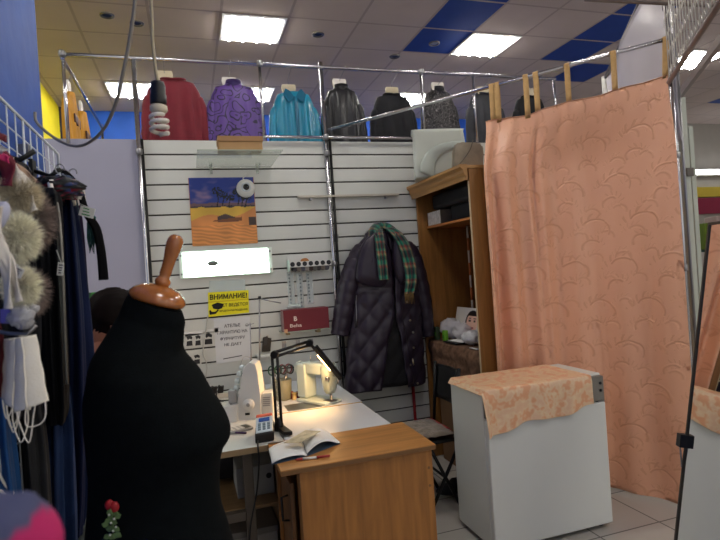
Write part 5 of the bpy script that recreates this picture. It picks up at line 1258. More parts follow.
# hall beyond
hd = 7.0
def hb(x0, y0, x1, y1, d, dp, bev=.01):
    a, c = PD(x0, y1, d), PD(x1, y0, d); w_ = (x1 - x0) / FPX * d / 2; h_ = (y1 - y0) / FPX * d / 2; cc = PD((x0 + x1) / 2, (y0 + y1) / 2, d + dp / 2)
    return MB().obox(cc, r0 * w_, f0 * (dp / 2), u0 * h_, bev)
st_c = PD(712, 300, 7.0)
t = thing('display_stand', 'dark green metal stand carrying the boxes in the hall at right', 'stand', V((st_c.x, st_c.y, 0)))
zs2 = PD(708, 249, 7).z - .02
part('stand_shelf', MB().obox((st_c.x, st_c.y, zs2), r0 * .26, f0 * .2, u0 * .015), M('stand_green', (20, 52, 44), .5, .2, var=.1), t)
for a in (-.24, -.02, .24): part('leg', MB().cyl(V((st_c.x, st_c.y, 0)) + r0 * a, V((st_c.x, st_c.y, zs2 - .015)) + r0 * a, .018, n=8), M('stand_green', (20, 52, 44)), t)
part('stand_shelf', MB().obox((st_c.x, st_c.y, .9), r0 * .26, f0 * .2, u0 * .015), M('stand_green', (20, 52, 44)), t)
def onshelf(xa, xb, yt, col, nm, lb, cat):
    a, b_ = PD(xa, 248, 6.9), PD(xb, 248, 6.9); ht = (248 - yt) / FPX * 6.9
    cc = (a + b_) / 2
    solo(nm, MB().obox(V((cc.x, cc.y, zs2 + .016 + ht / 2)), r0 * ((xb - xa) / FPX * 6.9 / 2), f0 * .12, u0 * (ht / 2), .012), col, lb, cat)
onshelf(699.5, 711.5, 222, M('green_box_cloth', (78, 98, 18), .7, var=.08), 'storage_box', 'olive green box on the stand in the hall at right', 'box')
onshelf(712.2, 726, 216, M('taupe_box', (150, 132, 128), .7, var=.08), 'storage_box', 'taupe box beside the olive green one in the hall', 'box')
for k, (x, y, col, nm) in enumerate(((700, 287, (176, 90, 110), 'pink'), (708, 281, (220, 216, 212), 'white'), (716, 284, (60, 60, 64), 'dark'))):
    cc = PD(x, y, 7.0); zb_ = .916
    solo('folded_garment', MB().obox((cc.x, cc.y, zb_ + .08), r0 * .045, f0 * .09, u0 * .08, .02), M('folded_%s' % nm, col, .8, var=.1), nm + ' folded garment on the lower shelf of the green stand', 'garment')
struct('wall_far_pale', MB().box((5.2, 8.0, 0), (11.9, 8.04, ZC)), M('pale_far_wall', (170, 166, 160)))
def band(y0_, y1_, col, nm, lb, emit=0):
    a, c = PY(699, y1_, 7.9), PY(735, y0_, 7.9)
    solo(nm, MB().box((a.x - .2, 7.92, a.z), (c.x, 7.999, PY(699, y0_, 7.9).z), .004), M(nm + nm[:2] + str(y0_), col, .5, var=.05, emit=emit), lb, 'sign board')
band(187, 197, (190, 168, 60), 'sign_board', 'yellow board on the far hall wall at right')
band(198, 214, (140, 40, 70), 'sign_board', 'maroon board below the yellow one on the far hall wall')
a = PY(712, 172, 7.8)
t = thing('strip_lamp', 'bright strip lamp on the far hall wall at right', 'lamp', (a.x, 7.85, a.z))
part('housing', MB().box((a.x - .9, 7.84, a.z - .05), (a.x + 1.4, 7.999, a.z + .06), .004), white_plastic, t)
part('tube', MB().box((a.x - .85, 7.80, a.z - .04), (a.x + 1.35, 7.838, a.z + .05)), M('strip_glow', (255, 255, 255), .4, var=0, emit=5), t)

# ================================================================== DRESS FORM
DF = 1.27
def dp(px, py, o=0.): return PD(px, py, DF + o)
prof = [(303, 130, 181), (312, 125, 184), (322, 121, 183), (335, 113, 181.5), (350, 104, 180), (362, 99, 187), (375, 97, 197), (392, 93, 207), (408, 91.5, 218), (420, 91.5, 225), (430, 92, 228.5), (440, 92.5, 228), (450, 93, 222), (462, 93.5, 219), (476, 94, 218), (492, 94, 218), (510, 93, 220), (540, 91, 229), (575, 89, 237), (610, 86, 240), (640, 92, 236)]
bw = [(303, .055), (322, .065), (335, .095), (350, .135), (370, .165), (400, .165), (430, .16), (470, .135), (500, .14), (560, .17), (640, .16)]
blkf = M('form_cloth', (9, 13, 15), .9, var=.2, vs=50, bump=.2, bs=260, spec=.08)
rows = sm([V(p) for p in prof], 4)
base_c = dp(158, 640); 
t = thing('dress_form', 'black dress form with varnished wooden neck cap in the foreground', 'dress form', V((base_c.x, base_c.y, 0)))
R = []
for p in rows:
    py, l, r = p; tilt = interp([(303, .36), (322, .28), (350, .06), (380, 0), (640, 0)], py)
    c_ = dp((l + r) / 2, py); a = (r - l) / 2 / FPX * DF; b_ = interp(bw, py); ring = []
    for k in range(48):
        an = 2 * PI * k / 48; q = math.cos(an)
        ring.append(c_ + rc * (a * q) - uc * (tilt * a * q) + f0 * (b_ * math.sin(an)))
    R.append(ring)
part('torso', MB().rings(R[::-1]), blkf, t)
varn = WOOD('varnished_wood', (168, 100, 44), 'z', .8, .18, .6)
varn.node_tree.nodes['Principled BSDF'].inputs['Coat Weight'].default_value = .6
R = []; cc = dp(157, 299)
ex = (dp(184.5, 307) - dp(130.5, 291)) / 2; ey = f0 * .058; up_ = (uc * .94 + rc * .33).normalized()
for s_, h in ((.97, -.006), (1.0, .0), (1.0, .006), (.90, .016), (.66, .027), (.38, .033), (.12, .036)):
    R.append([cc + ex * (s_ * math.cos(k)) + ey * (s_ * math.sin(k)) + up_ * h for k in [2 * PI * q / 40 for q in range(40)]])
part('neck_cap', MB().rings(R), varn, t)
b0_ = dp(162, 284.5); e_ = dp(178, 233); ax = (e_ - b0_); ln = ax.length
fin = part('finial', MB().lathe(b0_ - ax.normalized() * .006, ax, [(0, .010), (.004, .015), (.010, .0182), (.016, .0182), (.022, .014), (.026, .0118), (.034, .0135), (.045, .0130), (.07, .0145), (.09, .0178), (.105, .0190), (.115, .0180), (.122, .0150), (.127, .009), (.128, .003)], 24), varn, t)
zt_f = min(v.z for v in R[0]); zf = dp(158, 640).z
part('pole', MB().cyl((base_c.x, base_c.y, .06), (base_c.x, base_c.y, zf + .02), .016, n=14), steel, t)
for k in range(3):
    a = 2 * PI * k / 3 + .4; part('leg', MB().tube([(base_c.x, base_c.y, .12), (base_c.x + .12 * math.cos(a), base_c.y + .12 * math.sin(a), .09), (base_c.x + .24 * math.cos(a), base_c.y + .24 * math.sin(a), .014)], .013, 10), black_metal, t)
# small ornament on the form
oc = PD(113, 519, 1.27 - .172)
t = thing('holly_ornament', 'small red and green leafy ornament pinned low on the black dress form', 'ornament', oc - u0 * .03)
mb = MB()
for k in range(16):
    y = 512 + k * 1.9; p = PD(112 + 3.2 * math.sin(k * 2.4), y, 1.27 - .176 - .004 * (k % 3)); dirv = (rc * math.cos(k * 2.4) - uc * .5 * math.sin(k * 1.7 + .5)).normalized()
    sdv = dirv.cross(f0).normalized(); L_ = .015
    o = [p + dirv * (L_ * q) + sdv * (.006 * math.sin(PI * q) * s_) for q, s_ in ((0, 1), (.3, 1), (.6, 1), (1, 0), (.6, -1), (.3, -1))]
    mb.prism(o, -f0 * .0016)
part('leaves', mb, M('holly_green', (96, 120, 70), .5, var=.5, vs=60), t)
for s_ in (-1, 1):
    q = PD(112 + s_ * 2.5, 506 + s_, 1.27 - .178); part('bow_loop', MB().sphere(q, (.009, .005, .011), 12, 8), M('bow_red', (150, 20, 28), .5, var=.15), t)
mb = MB()
for k in range(6): mb.sphere(PD(109 + (k * 5) % 8, 515 + 4 * k, 1.27 - .186), .0022, 8, 6)
part('berry', mb, M('berry_pale', (206, 206, 196), .5, var=.1), t)

# ================================================================== PERSON
skin_c = M('skin', (170, 112, 88), .55, var=.06); hair_c = M('dark_hair', (18, 11, 10), .6, spec=.06, var=.3, vs=40, stretch=(1, 1, .2)); swt = M('dark_sweater', (30, 30, 38), .8, var=.15); trs = M('dark_trousers', (24, 26, 34), .8, var=.15); shoe = M('black_shoe', (16, 16, 16), .5, var=.1)
hc = PD(113, 322, 2.15)                                # centre of the head
fw = V((.93, .37, 0)).normalized(); sdp = V((-fw.y, fw.x, 0))        # faces the tables, towards +x +y
pel = V((hc.x, hc.y, 0)) - fw * .26 + V((0, 0, .86))
def skin_body(nodes_, edges, radii):
    me = bpy.data.meshes.new('b'); me.from_pydata(nodes_, edges, []); o = bpy.data.objects.new('b', me); COL.objects.link(o)
    o.modifiers.new('s', 'SKIN'); sv_ = me.skin_vertices[0].data
    for i, r in enumerate(radii): sv_[i].radius = r if isinstance(r, tuple) else (r, r)
    sv_[0].use_root = True
    su = o.modifiers.new('d', 'SUBSURF'); su.levels = 2; su.render_levels = 2
    dg = bpy.context.evaluated_depsgraph_get(); r = bpy.data.meshes.new_from_object(o.evaluated_get(dg)); bpy.data.objects.remove(o); return r
N = [pel]; E_ = []; Rr = [(.15, .12)]
def add(p, r, par):
    N.append(V(p)); Rr.append(r); E_.append((par, len(N) - 1)); return len(N) - 1
ch = pel + fw * .13 + u0 * .24; sh = pel + fw * .22 + u0 * .36
waist = add(pel + fw * .05 + u0 * .11, (.135, .105), 0); chest = add(ch, (.15, .115), waist); neckb = add(sh, (.075, .07), chest)
neck_ = add(hc - fw * .045 - u0 * .10, .052, neckb); add(hc - fw * .02 - u0 * .04, .055, neck_)
hands = []
for s in (-1, 1):
    s1 = add(sh - u0 * .05 + sdp * (.16 * s), .062, chest); el = add(sh + sdp * (.20 * s) + fw * .11 - u0 * .27, .045, s1)
    wr = add(V((sh.x, sh.y, TZ + .045)) + sdp * (.13 * s) + fw * .20, .030, el); hands.append((wr, s))
    hp = add(pel + sdp * (.085 * s) - u0 * .06, .095, 0); kn = add(pel + sdp * (.09 * s) + fw * .03 - u0 * .42, .062, hp); an = add(V((pel.x, pel.y, .09)) + sdp * (.095 * s) - fw * .01, .042, kn)
    hl = add(V((pel.x, pel.y, .035)) + sdp * (.10 * s) + fw * .08, (.042, .034), an); add(V((pel.x, pel.y, .03)) + sdp * (.105 * s) + fw * .17, (.036, .026), hl)
for wr, s in hands:
    w0 = N[wr]; pm0 = add(w0 + fw * .06 - u0 * .012, (.030, .014), wr)
    for k in range(4):
        o = sdp * (.026 - .0175 * k) ; l = (.07, .082, .076, .058)[k]; b1 = N[pm0] + fw * .025 + o
        i1 = add(b1, .0092, pm0); i2 = add(b1 + fw * l * .5 - u0 * .006, .0085, i1); add(b1 + fw * l * .9 - u0 * .022, .007, i2)
    th = add(w0 + fw * .03 - sdp * (.035 * s) - u0 * .008, .010, wr); add(w0 + fw * .075 - sdp * (.05 * s) - u0 * .018, .008, th)
me = skin_body(N, E_, Rr)
mb = MB(); vs = [mb.b.verts.new(v.co) for v in me.vertices]
wrz = [N[w] for w, s in hands]
for p in me.polygons:
    c = p.center; mi = 1
    if c.z < .065: mi = 3
    elif c.z < .88: mi = 2
    if (c - hc).length < .155 or any((c - w - fw * .0).dot(fw) > .0 and (c - w).length < .24 for w in wrz): mi = 0
    if mi == 2 and (c - pel).dot(fw) > .14: mi = 1
    mb.face([vs[i] for i in p.vertices], mi, True)
bpy.data.meshes.remove(me)
# head with a face, turned down towards the work
hup = (u0 * .90 + fw * .44).normalized(); hfw = (fw - hup * fw.dot(hup)).normalized(); hsd = hup.cross(hfw)
def headfn(q, d):
    q = V(q)
    if d.z < 0: q.x *= 1 + .12 * d.z; q.y *= 1 + .25 * d.z
    f = d.x
    if f > .6:
        q.x += .020 * math.exp(-((d.y / .12) ** 2) - ((d.z + .12) / .16) ** 2)           # nose
        q.x += .008 * math.exp(-((d.y / .22) ** 2) - ((d.z + .48) / .07) ** 2)           # lips
        q.x -= .008 * math.exp(-(((abs(d.y) - .34) / .14) ** 2) - ((d.z - .06) / .12) ** 2)  # eye sockets
        q.x += .010 * math.exp(-((d.y / .2) ** 2) - ((d.z + .78) / .12) ** 2)            # chin
    return q
mb.sphere(hc, (.098, .078, .118), 40, 30, 0, (hfw, hsd, hup), headfn)
for s in (-1, 1): mb.sphere(hc + hsd * (.078 * s) - hup * .008 - hfw * .008, (.018, .010, .030), 12, 8, 0, (hfw, hsd, hup))
t = thing('person', 'person with short dark hair bending over the table behind the dress form', 'person', V((pel.x, pel.y, 0)))
body_o = part('body', mb, [skin_c, swt, trs, shoe], t)
def hairfn(q, d):
    n = .03 * nz(d.x * 6, d.y * 14, d.z * 3) + .02 * math.sin(d.y * 40)
    k = 1 + n
    if d.x > .45 and d.z < .55: k *= .80
    if d.z < -.35: k *= .86
    return V(q) * k
part('hair', MB().sphere(hc - hfw * .014 + hup * .016, (.108, .094, .118), 48, 34, 0, (hfw, hsd, hup), hairfn), hair_c, t)
eye = M('eye_white', (226, 222, 216), .3, var=0); iris = M('eye_dark', (30, 20, 16), .2, var=0)
for s in (-1, 1):
    p = hc + hfw * .086 + hsd * (.029 * s) + hup * .008
    e_o = part('eye', MB().sphere(p, .0105, 12, 8), eye, t); part('iris', MB().sphere(p + hfw * .0065, .0055, 10, 6), iris, e_o)
    part('eyebrow', MB().tube(sm([p + hsd * (-.016 * s) + hup * .018 + hfw * .006, p + hup * .023 + hfw * .006, p + hsd * (.018 * s) + hup * .017 - hfw * .002]), .0032, 6), hair_c, t)
part('mouth', MB().sphere(hc + hfw * .096 - hup * .056, (.005, .022, .006), 14, 8, 0, (hfw, hsd, hup)), M('lips', (140, 70, 66), .5, var=.05), t)
# ================================================================== LEFT: GRID AND HANGING GOODS
XG = XL + .03
gz1 = PX(30, 118, XG).z + .02; gy0, gy1 = .55, 2.11
t = thing('wire_grid', 'white wire grid panel on the blue wall at left', 'grid panel', V((XG, (gy0 + gy1) / 2, .5)))
mb = MB(); step = .052
n_ = int((gy1 - gy0) / .07)
for k in range(n_ + 1): y = gy1 - k * .07; mb.cyl((XG, y, .5), (XG, y, 1.985), 1.9e-3 if k % 6 else .003, n=6)
for k in range(29): z = 1.985 - k * step; mb.cyl((XG - .004, gy0, z), (XG - .004, gy1, z), .0019, n=6)
part('wires', mb, M('grid_white', (206, 212, 216), .4, .1, var=.05), t)
part('border', MB().tube([(XG, gy0, .5), (XG, gy0, 1.985), (XG, gy1, 1.985), (XG, gy1, .5), (XG, gy0, .5)], .005, 8), M('grid_white', (206, 212, 216)), t)
for y in (.7, 1.75): part('wall_bracket', MB().box((XL + .0005, y - .012, 1.90), (XG - .003, y + .012, 1.93)), steel, t)
# garments hanging edge-on from arms of the grid
def drape(name, cat, label, rowspec, d, mat, depth=.10, fold=.012, nf=7, seed=0, group='dark clothes on the grid'):
    """rowspec: (py, left px, right px); builds one hanging folded garment"""
    t = thing(name, label, cat, PD((rowspec[-1][1] + rowspec[-1][2]) / 2, rowspec[-1][0], d), group)
    rows_ = sm([V(p) for p in rowspec], 8); R = []
    for i, p in enumerate(rows_):
        q = i / (len(rows_) - 1); c_ = PD((p.y + p.z) / 2, p.x, d); a = max(.004, (p.z - p.y) / 2 / FPX * d); dd = interp([(0, .25), (.08, .7), (.2, 1), (1, 1)], q) * depth
        hr = ray((p.y + p.z) / 2, p.x); hr.z = 0; hr.normalize(); ring = []
        for k in range(60):
            an = 2 * PI * k / 60; g = fold * (math.sin(an * nf + seed + 1.4 * nz(q * 2.2, seed)) + .6 * math.sin(an * (nf * 2 + 1) + seed * 2 + q * 2)) * min(1, q * 5)
            ring.append(c_ + r0 * ((a + g * min(1, a * 14)) * math.cos(an)) + hr * ((dd + g) * math.sin(an)))
        R.append(ring)
    part('body', MB().rings(R[::-1]), mat, t)
    return t
def hanger(px, py, d, label, w_=.10):
    c_ = PD(px, py, d); t = thing('clothes_hanger', label, 'clothes hanger', c_ - u0 * .05, 'white hangers on the grid')
    part('shoulder_bar', MB().tube(sm([c_ - f0 * w_ - u0 * .04 + r0 * .03, c_ - f0 * w_ * .5 - u0 * .0, c_, c_ + f0 * w_ * .5 - u0 * .0, c_ + f0 * w_ - u0 * .04 - r0 * .02]), .007, 8), hang_white, t)
    part('hook', MB().tube([c_, c_ + u0 * .03] + [c_ + u0 * .045 + r0 * (.013 - .013 * math.cos(a)) - r0 * .013 + u0 * (.013 * math.sin(a)) for a in [PI * q / 6 - .6 for q in range(9)]], .002, 6), steel, t)
    return t
navy = M('navy_cloth', (15, 25, 56), .8, spec=.15, var=.2, vs=9, bump=.15, bs=160); blackn = M('black_padded', (7, 9, 15), .7, spec=.15, var=.2, vs=8); plum = M('plum_cloth', (28, 15, 44), .8, spec=.15, var=.18, vs=10); tealc = M('dark_teal_cloth', (18, 44, 56), .75, var=.18); denim = M('blue_denim', (26, 50, 92), .8, var=.2, vs=12, bump=.2, bs=260); dgrey = M('dark_grey_cloth', (52, 52, 54), .8, spec=.15, var=.2, vs=9); royal = M('blue_cloth', (24, 74, 128), .7, var=.15)
j = drape('black_jacket', 'jacket', 'black padded jacket with a grey zip and a white tag, nearest on the grid', [(190, 43, 54), (198, 36, 59), (215, 34, 60), (260, 34, 62), (330, 36, 66), (380, 40, 68), (405, 44, 68), (415, 46, 66)], 1.46, blackn, .14, .012, 6, 1)
zp = [PD(x, y, 1.46 - o) for x, y, o in ((57, 203, .06), (60, 225, .10), (62, 258, .12), (63.5, 300, .13), (65, 340, .13), (67, 384, .13))]
part('zip', MB().tube(sm(zp, 8), .004, 6), M('grey_zip', (126, 124, 118), .4, .6, var=.1), j)
drape('navy_trousers', 'trousers', 'navy trousers hanging behind the black jacket', [(196, 60, 72), (206, 57, 75), (240, 55, 80), (320, 56, 88), (400, 54, 92), (480, 60, 88), (520, 62, 84)], 1.66, navy, .14, .014, 6, 2)
drape('plum_trousers', 'trousers', 'dark plum trousers, farthest right on the grid', [(200, 70, 77), (208, 68, 80), (240, 68, 84), (300, 70, 88), (380, 72, 90), (440, 74, 89), (470, 75, 87)], 1.80, plum, .10, .009, 5, 3)
drape('teal_trousers', 'trousers', 'dark teal trousers between the navy and plum ones', [(198, 66, 73), (206, 63, 78), (250, 64, 82), (330, 66, 84), (420, 66, 84)], 1.73, tealc, .07, .010, 5, 4)
drape('denim_trousers', 'trousers', 'blue denim trousers hanging low below the black jacket', [(360, 44, 62), (375, 42, 66), (420, 40, 72), (470, 40, 74), (540, 40, 76), (600, 40, 74)], 1.52, denim, .10, .014, 6, 5)
drape('grey_trousers', 'trousers', 'dark grey trousers low at left with pale crumpled folds', [(385, 18, 34), (400, 14, 40), (440, 18, 46), (500, 24, 50), (560, 26, 54), (610, 26, 52)], 1.34, dgrey, .09, .012, 6, 6)
drape('blue_garment', 'garment', 'bright blue garment low at the left edge', [(380, -14, 4), (400, -20, 10), (440, -18, 14), (490, -10, 20), (560, -6, 24), (610, -4, 24)], 1.22, royal, .09, .010, 5, 7)
drape('black_garment', 'garment', 'black garment hanging behind the fur pompoms at the left edge', [(170, -20, 6), (190, -24, 20), (250, -26, 30), (330, -24, 38), (370, -22, 36), (400, -20, 30), (416, -18, 26)], 1.22, M('blackest_cloth', (12, 12, 18), .8, var=.2), .07, .010, 6, 8)
drape('maroon_garment', 'garment', 'dark maroon garment just showing at the left edge beside the masks', [(320, -16, 0), (345, -18, 4), (375, -18, 4.5), (395, -16, 2)], 1.02, M('maroon_cloth', (84, 18, 30), .8, var=.15), .05, .006, 5, 9)
hanger(61, 185, 1.50, 'white hanger holding the black padded jacket'); hanger(66, 189, 1.66, 'white hanger holding the navy trousers'); hanger(74, 186, 1.80, 'white hanger holding the dark plum trousers')
# display arms
for k, (px, py, d, lb) in enumerate(((20, 160, 1.2, 'dark display arm on the grid above the fur'), (50, 176, 1.55, 'dark display arm on the grid above the black jacket'))):
    e = PD(px, py, d); w0 = V((XG, e.y + .02, e.z + .02)); 
    solo('display_hook', MB().tube([w0, e, e + V((.03, 0, .02))], .006, 8).box((XG - .005, w0.y - .02, w0.z - .03), (XG + .006, w0.y + .02, w0.z + .03)), black_metal, lb, 'hook')
# belt with a loop
bp_ = sm([PD(x, y, 1.62) for x, y in ((53, 187), (52.5, 174), (57, 169.5), (66, 173), (74, 181), (80, 192), (84, 206), (88, 216), (96, 228), (100, 246), (102, 262), (103.5, 280))], 5)
def beltfn(u, v):
    n = len(bp_) - 1; i = min(int(v * n), n - 1); p = bp_[i].lerp(bp_[i + 1], v * n - i); tdir = (bp_[i + 1] - bp_[i]).normalized()
    sd_ = tdir.cross(f0).normalized(); w_ = interp([(0, .005), (.45, .006), (.7, .010), (1, .012)], v); return p + sd_ * ((u - .5) * 2 * w_) + f0 * (.01 * (u - .5))
solo('fabric_belt', MB().slab(beltfn, 3, 110, f0 * .003), M('belt_black', (7, 7, 10), .7, spec=.1, var=.15), 'black belt looping over the dark clothes and hanging free on the right', 'belt')
# printed scarf knot
def flo(co, uv):
    n = nz(co.x * 90, co.y * 90, co.z * 90); q = nz(co.x * 60 + 5, co.z * 60, 3)
    return (130, 22, 50) if n > .34 else (44, 62, 116) if q > .34 else (10, 13, 22)
sc_ = PD(49, 190, 1.5)
solo('printed_scarf', MB().sphere(sc_, (.085, .07, .034), 40, 26, 0, (r0, f0, u0), lambda q, d: V(q) * (1 + .35 * nz(d.x * 4, d.y * 4, d.z * 4) + .1 * math.sin(d.x * 14 + d.z * 8))), PAINT('flower_scarf', .6), 'dark scarf with red and blue flowers bunched above the black jacket', 'scarf', paint=flo)
solo('blue_tulle', MB().sphere(PD(60, 181, 1.56), (.035, .02, .018), 24, 14, 0, (r0, f0, u0), lambda q, d: V(q) * (1 + .6 * nz(d.x * 5, d.y * 5, d.z * 5))), GLASSY('tulle_blue', (60, 84, 120), .6, .5), 'wisp of blue tulle beside the flowered scarf', 'fabric')
tea = M('teal_fringe', (44, 84, 84), .9, var=.2); mb = MB()
for k in range(22):
    p = PD(88 + (k % 6) * 1.4, 212 + k * .9, 1.64 - .002 * (k % 4)); mb.tube([p, p + V((.003 * math.sin(k), 0, -.03)), p + V((.008 * math.sin(k * 2.1), 0, -.07))], [.0035, .003, .001], 5)
solo('teal_fringe', mb, tea, 'teal fringed trim hanging under the green printed tag', 'trim')
# white garment pieces (collars) between
for k, (px, py, lb) in enumerate(((62, 187, 'white crumpled collar on the black jacket hanger'), (76, 190, 'white crumpled collar beside the black belt'))):
    solo('white_collar', MB().sphere(PD(px, py, 1.585), (.016, .02, .026), 20, 14, 0, (r0, f0, u0), lambda q, d: V(q) * (1 + .5 * nz(d.x * 4 + k, d.y * 4, d.z * 4))), M('white_cloth', (206, 204, 200), .8, var=.08), lb, 'collar')
def price_tag(px, py, d, w_, h_, rot, label, printc, nprint=3, string=None):
    c_ = PD(px, py, d); xd = rc * math.cos(rot) - uc * math.sin(rot); yd = uc * math.cos(rot) + rc * math.sin(rot)
    hw, hh = w_ / 2 / FPX * d, h_ / 2 / FPX * d
    t = thing('price_tag', label, 'price tag', c_ - u0 * hh, 'tags on the hanging goods')
    part('card', MB().obox(c_, xd * hw, f0 * .0006, yd * hh), paper, t)
    mb = MB(); rr = random.Random(int(px * 7))
    for q in range(nprint):
        v = -.6 + 1.2 * q / max(1, nprint - 1); l = .45 + .4 * rr.random(); mb.obox(c_ - f0 * .0008 + yd * (hh * v) - xd * hw * (.8 - l) * .6, xd * hw * l * .8, f0 * .0002, yd * hh * .10)
    part('print', mb, printc, t)
    s_ = string or (px, py - h_ * .9)
    part('string', MB().tube([c_ + yd * hh, PD(s_[0], s_[1], d)], .0008, 5), paper, t)
greenink = M('green_print', (40, 140, 70), .7, var=0)
price_tag(87, 212, 1.60, 15, 10, .25, 'white tag with green print hanging by the black belt', greenink, 3, (78, 203))
price_tag(60.5, 269, 1.46 - .19, 6, 13, .1, 'white tag hanging on the front of the black padded jacket', M('grey_ink', (70, 70, 78)), 4, (56.5, 250))
price_tag(17.5, 272, .90, 11, 10, .45, 'white tag with black print on the lower fur pompom', ink, 4, (14, 262))
# fur ------------------------------------------------------------------
def fur(name, label, px, py, rpx, d, mat, n=5200, length=.02, squash=(1, 1, 1), rnd=1, cat='pompom'):
    c_ = PD(px, py, d); r = rpx / FPX * d - length * .55; rg = random.Random(rnd); mb = MB()
    mb.sphere(c_, (r * squash[0], r * squash[1], r * squash[2]), 24, 16, 0, (r0, f0, u0))
    for k in range(n):
        zz = rg.uniform(-1, 1); a = rg.uniform(0, 2 * PI); s = math.sqrt(1 - zz * zz)
        dn = r0 * (s * math.cos(a)) + f0 * (s * math.sin(a)) + u0 * zz
        p = c_ + r0 * (r * squash[0] * s * math.cos(a)) + f0 * (r * squash[1] * s * math.sin(a)) + u0 * (r * squash[2] * zz)
        if dn.dot(f0) > .35: continue
        jit = V((rg.uniform(-1, 1), rg.uniform(-1, 1), rg.uniform(-1, 1))) * .45 - u0 * .25
        tip_ = p + (dn + jit).normalized() * length * rg.uniform(.7, 1.25)
        sd_ = dn.cross(V((rg.uniform(-1, 1), rg.uniform(-1, 1), rg.uniform(-1, 1)))).normalized() * .0011
        a_, b_, c2 = mb.b.verts.new(p - sd_ - dn * .001), mb.b.verts.new(p + sd_ - dn * .001), mb.b.verts.new(tip_)
        mb.face((a_, b_, c2), 0, True)
    return solo(name, mb, mat, label, cat, 'fur pieces on the grid')
creamf = M('cream_fur', (244, 236, 212), .9, var=.18, vs=24, sheen=.3); brownf = M('brown_fur', (140, 122, 114), .9, var=.35, vs=20, sheen=.3)
fur('fur_pompom', 'upper cream fur pompom, the larger one', 14, 238, 24, .98, creamf, 5600, .02, rnd=1)
fur('fur_pompom', 'lower cream fur pompom with the black printed tag', 22, 287, 18.5, .96, creamf, 4200, .017, (.85, .8, 1.05), 2)
fur('fur_collar', 'grey brown fur collar arching behind the upper pompom', 30, 222, 24, 1.06, brownf, 5200, .03, (.85, .6, 1.15), 3, 'fur collar')
fur('fur_collar', 'grey brown fur tail below the upper pompom', 32, 292, 17, 1.04, brownf, 4200, .026, (.6, .6, 1.2), 4, 'fur collar')
fur('fur_collar', 'pale fur collar arching above the upper pompom', 16, 198, 21, 1.03, M('pale_fur', (214, 202, 172), .9, var=.25, vs=20, sheen=.3), 4600, .022, (1.15, .6, .85), 5, 'fur collar')
lavp = M('pale_lavender', (182, 184, 206), .6, var=.08)
solo('powder_pad', MB().sphere(PD(-2, 217, .86), (.016, .010, .028), 20, 14, 0, (rc * .8 - uc * .5, f0, uc * .85 + rc * .5)), lavp, 'pale blue oval pad at the left edge in front of the fur', 'pad')
# pink and maroon ribbons, white lace straps at top left
mar = M('maroon_ribbon', (104, 24, 42), .6, var=.15); pnk = M('pink_ribbon', (206, 40, 110), .5, var=.1)
def strap(pts, d, w_, mat, name, label, cat, group=None, th=.0025):
    P = sm([PD(x, y, d) for x, y in pts], 6); n = len(P) - 1
    def fn(u, v):
        i = min(int(v * n), n - 1); p = P[i].lerp(P[i + 1], v * n - i); td = (P[i + 1] - P[i]).normalized(); sd_ = td.cross(f0).normalized()
        return p + sd_ * ((u - .5) * (w_ if not callable(w_) else w_(v))) + f0 * (.006 * math.sin(v * 9 + u * 3))
    return solo(name, MB().slab(fn, 4, n * 2, f0 * th), mat, label, cat, group)
strap(((-6, 148), (2, 156), (7, 168), (6, 186)), 1.0, .026, mar, 'maroon_ribbon', 'maroon ribbon hanging at the top left edge', 'ribbon')
strap(((-2, 156), (8, 163), (14, 176), (15, 188)), 1.03, .022, mar, 'maroon_ribbon', 'maroon ribbon with a cut end beside the white lace', 'ribbon')
strap(((-6, 151), (1, 156), (9, 160)), .98, .012, pnk, 'pink_ribbon', 'bright pink ribbon over the maroon ones', 'ribbon')
strap(((-4, 134), (2, 137), (6, 139)), .98, .012, mar, 'maroon_ribbon', 'small maroon ribbon end above the pink ribbon', 'ribbon')
strap(((-4, 150), (3, 149), (5, 147)), .97, .012, M('white_cloth', (206, 204, 200)), 'white_ribbon', 'white ribbon end at the left edge above the maroon ribbons', 'ribbon')
lace_w = M('white_lace_strap', (214, 208, 200), .8, var=.15, vs=80, bump=.4, bs=200)
strap(((8, 160), (15, 172), (22, 186), (28, 200), (33, 212)), 1.02, .022, lace_w, 'lace_strap', 'white lace strap running down over the brown fur', 'strap', 'lace straps')
strap(((14, 168), (22, 176), (30, 190), (36, 206)), 1.10, .014, lace_w, 'lace_strap', 'narrow white lace strap right of the broad one', 'strap', 'lace straps')
strap(((6, 160), (16, 166), (26, 174), (36, 182)), 1.13, .012, M('beige_strap', (176, 146, 120), .7, var=.1), 'beige_strap', 'beige strap slanting to the flowered scarf', 'strap')
strap(((10, 158), (18, 163), (26, 169), (31, 174)), 1.2, .014, black_plastic, 'black_strap', 'black strap slanting across the wire grid', 'strap')
# white ties at left
wl = M('white_tie_cloth', (212, 206, 198), .8, var=.06)
strap(((-4, 196), (-3, 218), (-1, 240), (3, 258), (6, 280), (8, 309)), .84, lambda v: lerp(.010, .018, v), wl, 'white_tie', 'long white cloth tie at the left edge beside the lower pompom', 'tie', 'white ties')
strap(((-1, 206), (0, 226), (1, 248), (8, 262), (14, 282), (19, 302)), .845, lambda v: lerp(.008, .016, v), wl, 'white_tie', 'white cloth tie slanting over the lower pompom', 'tie', 'white ties')
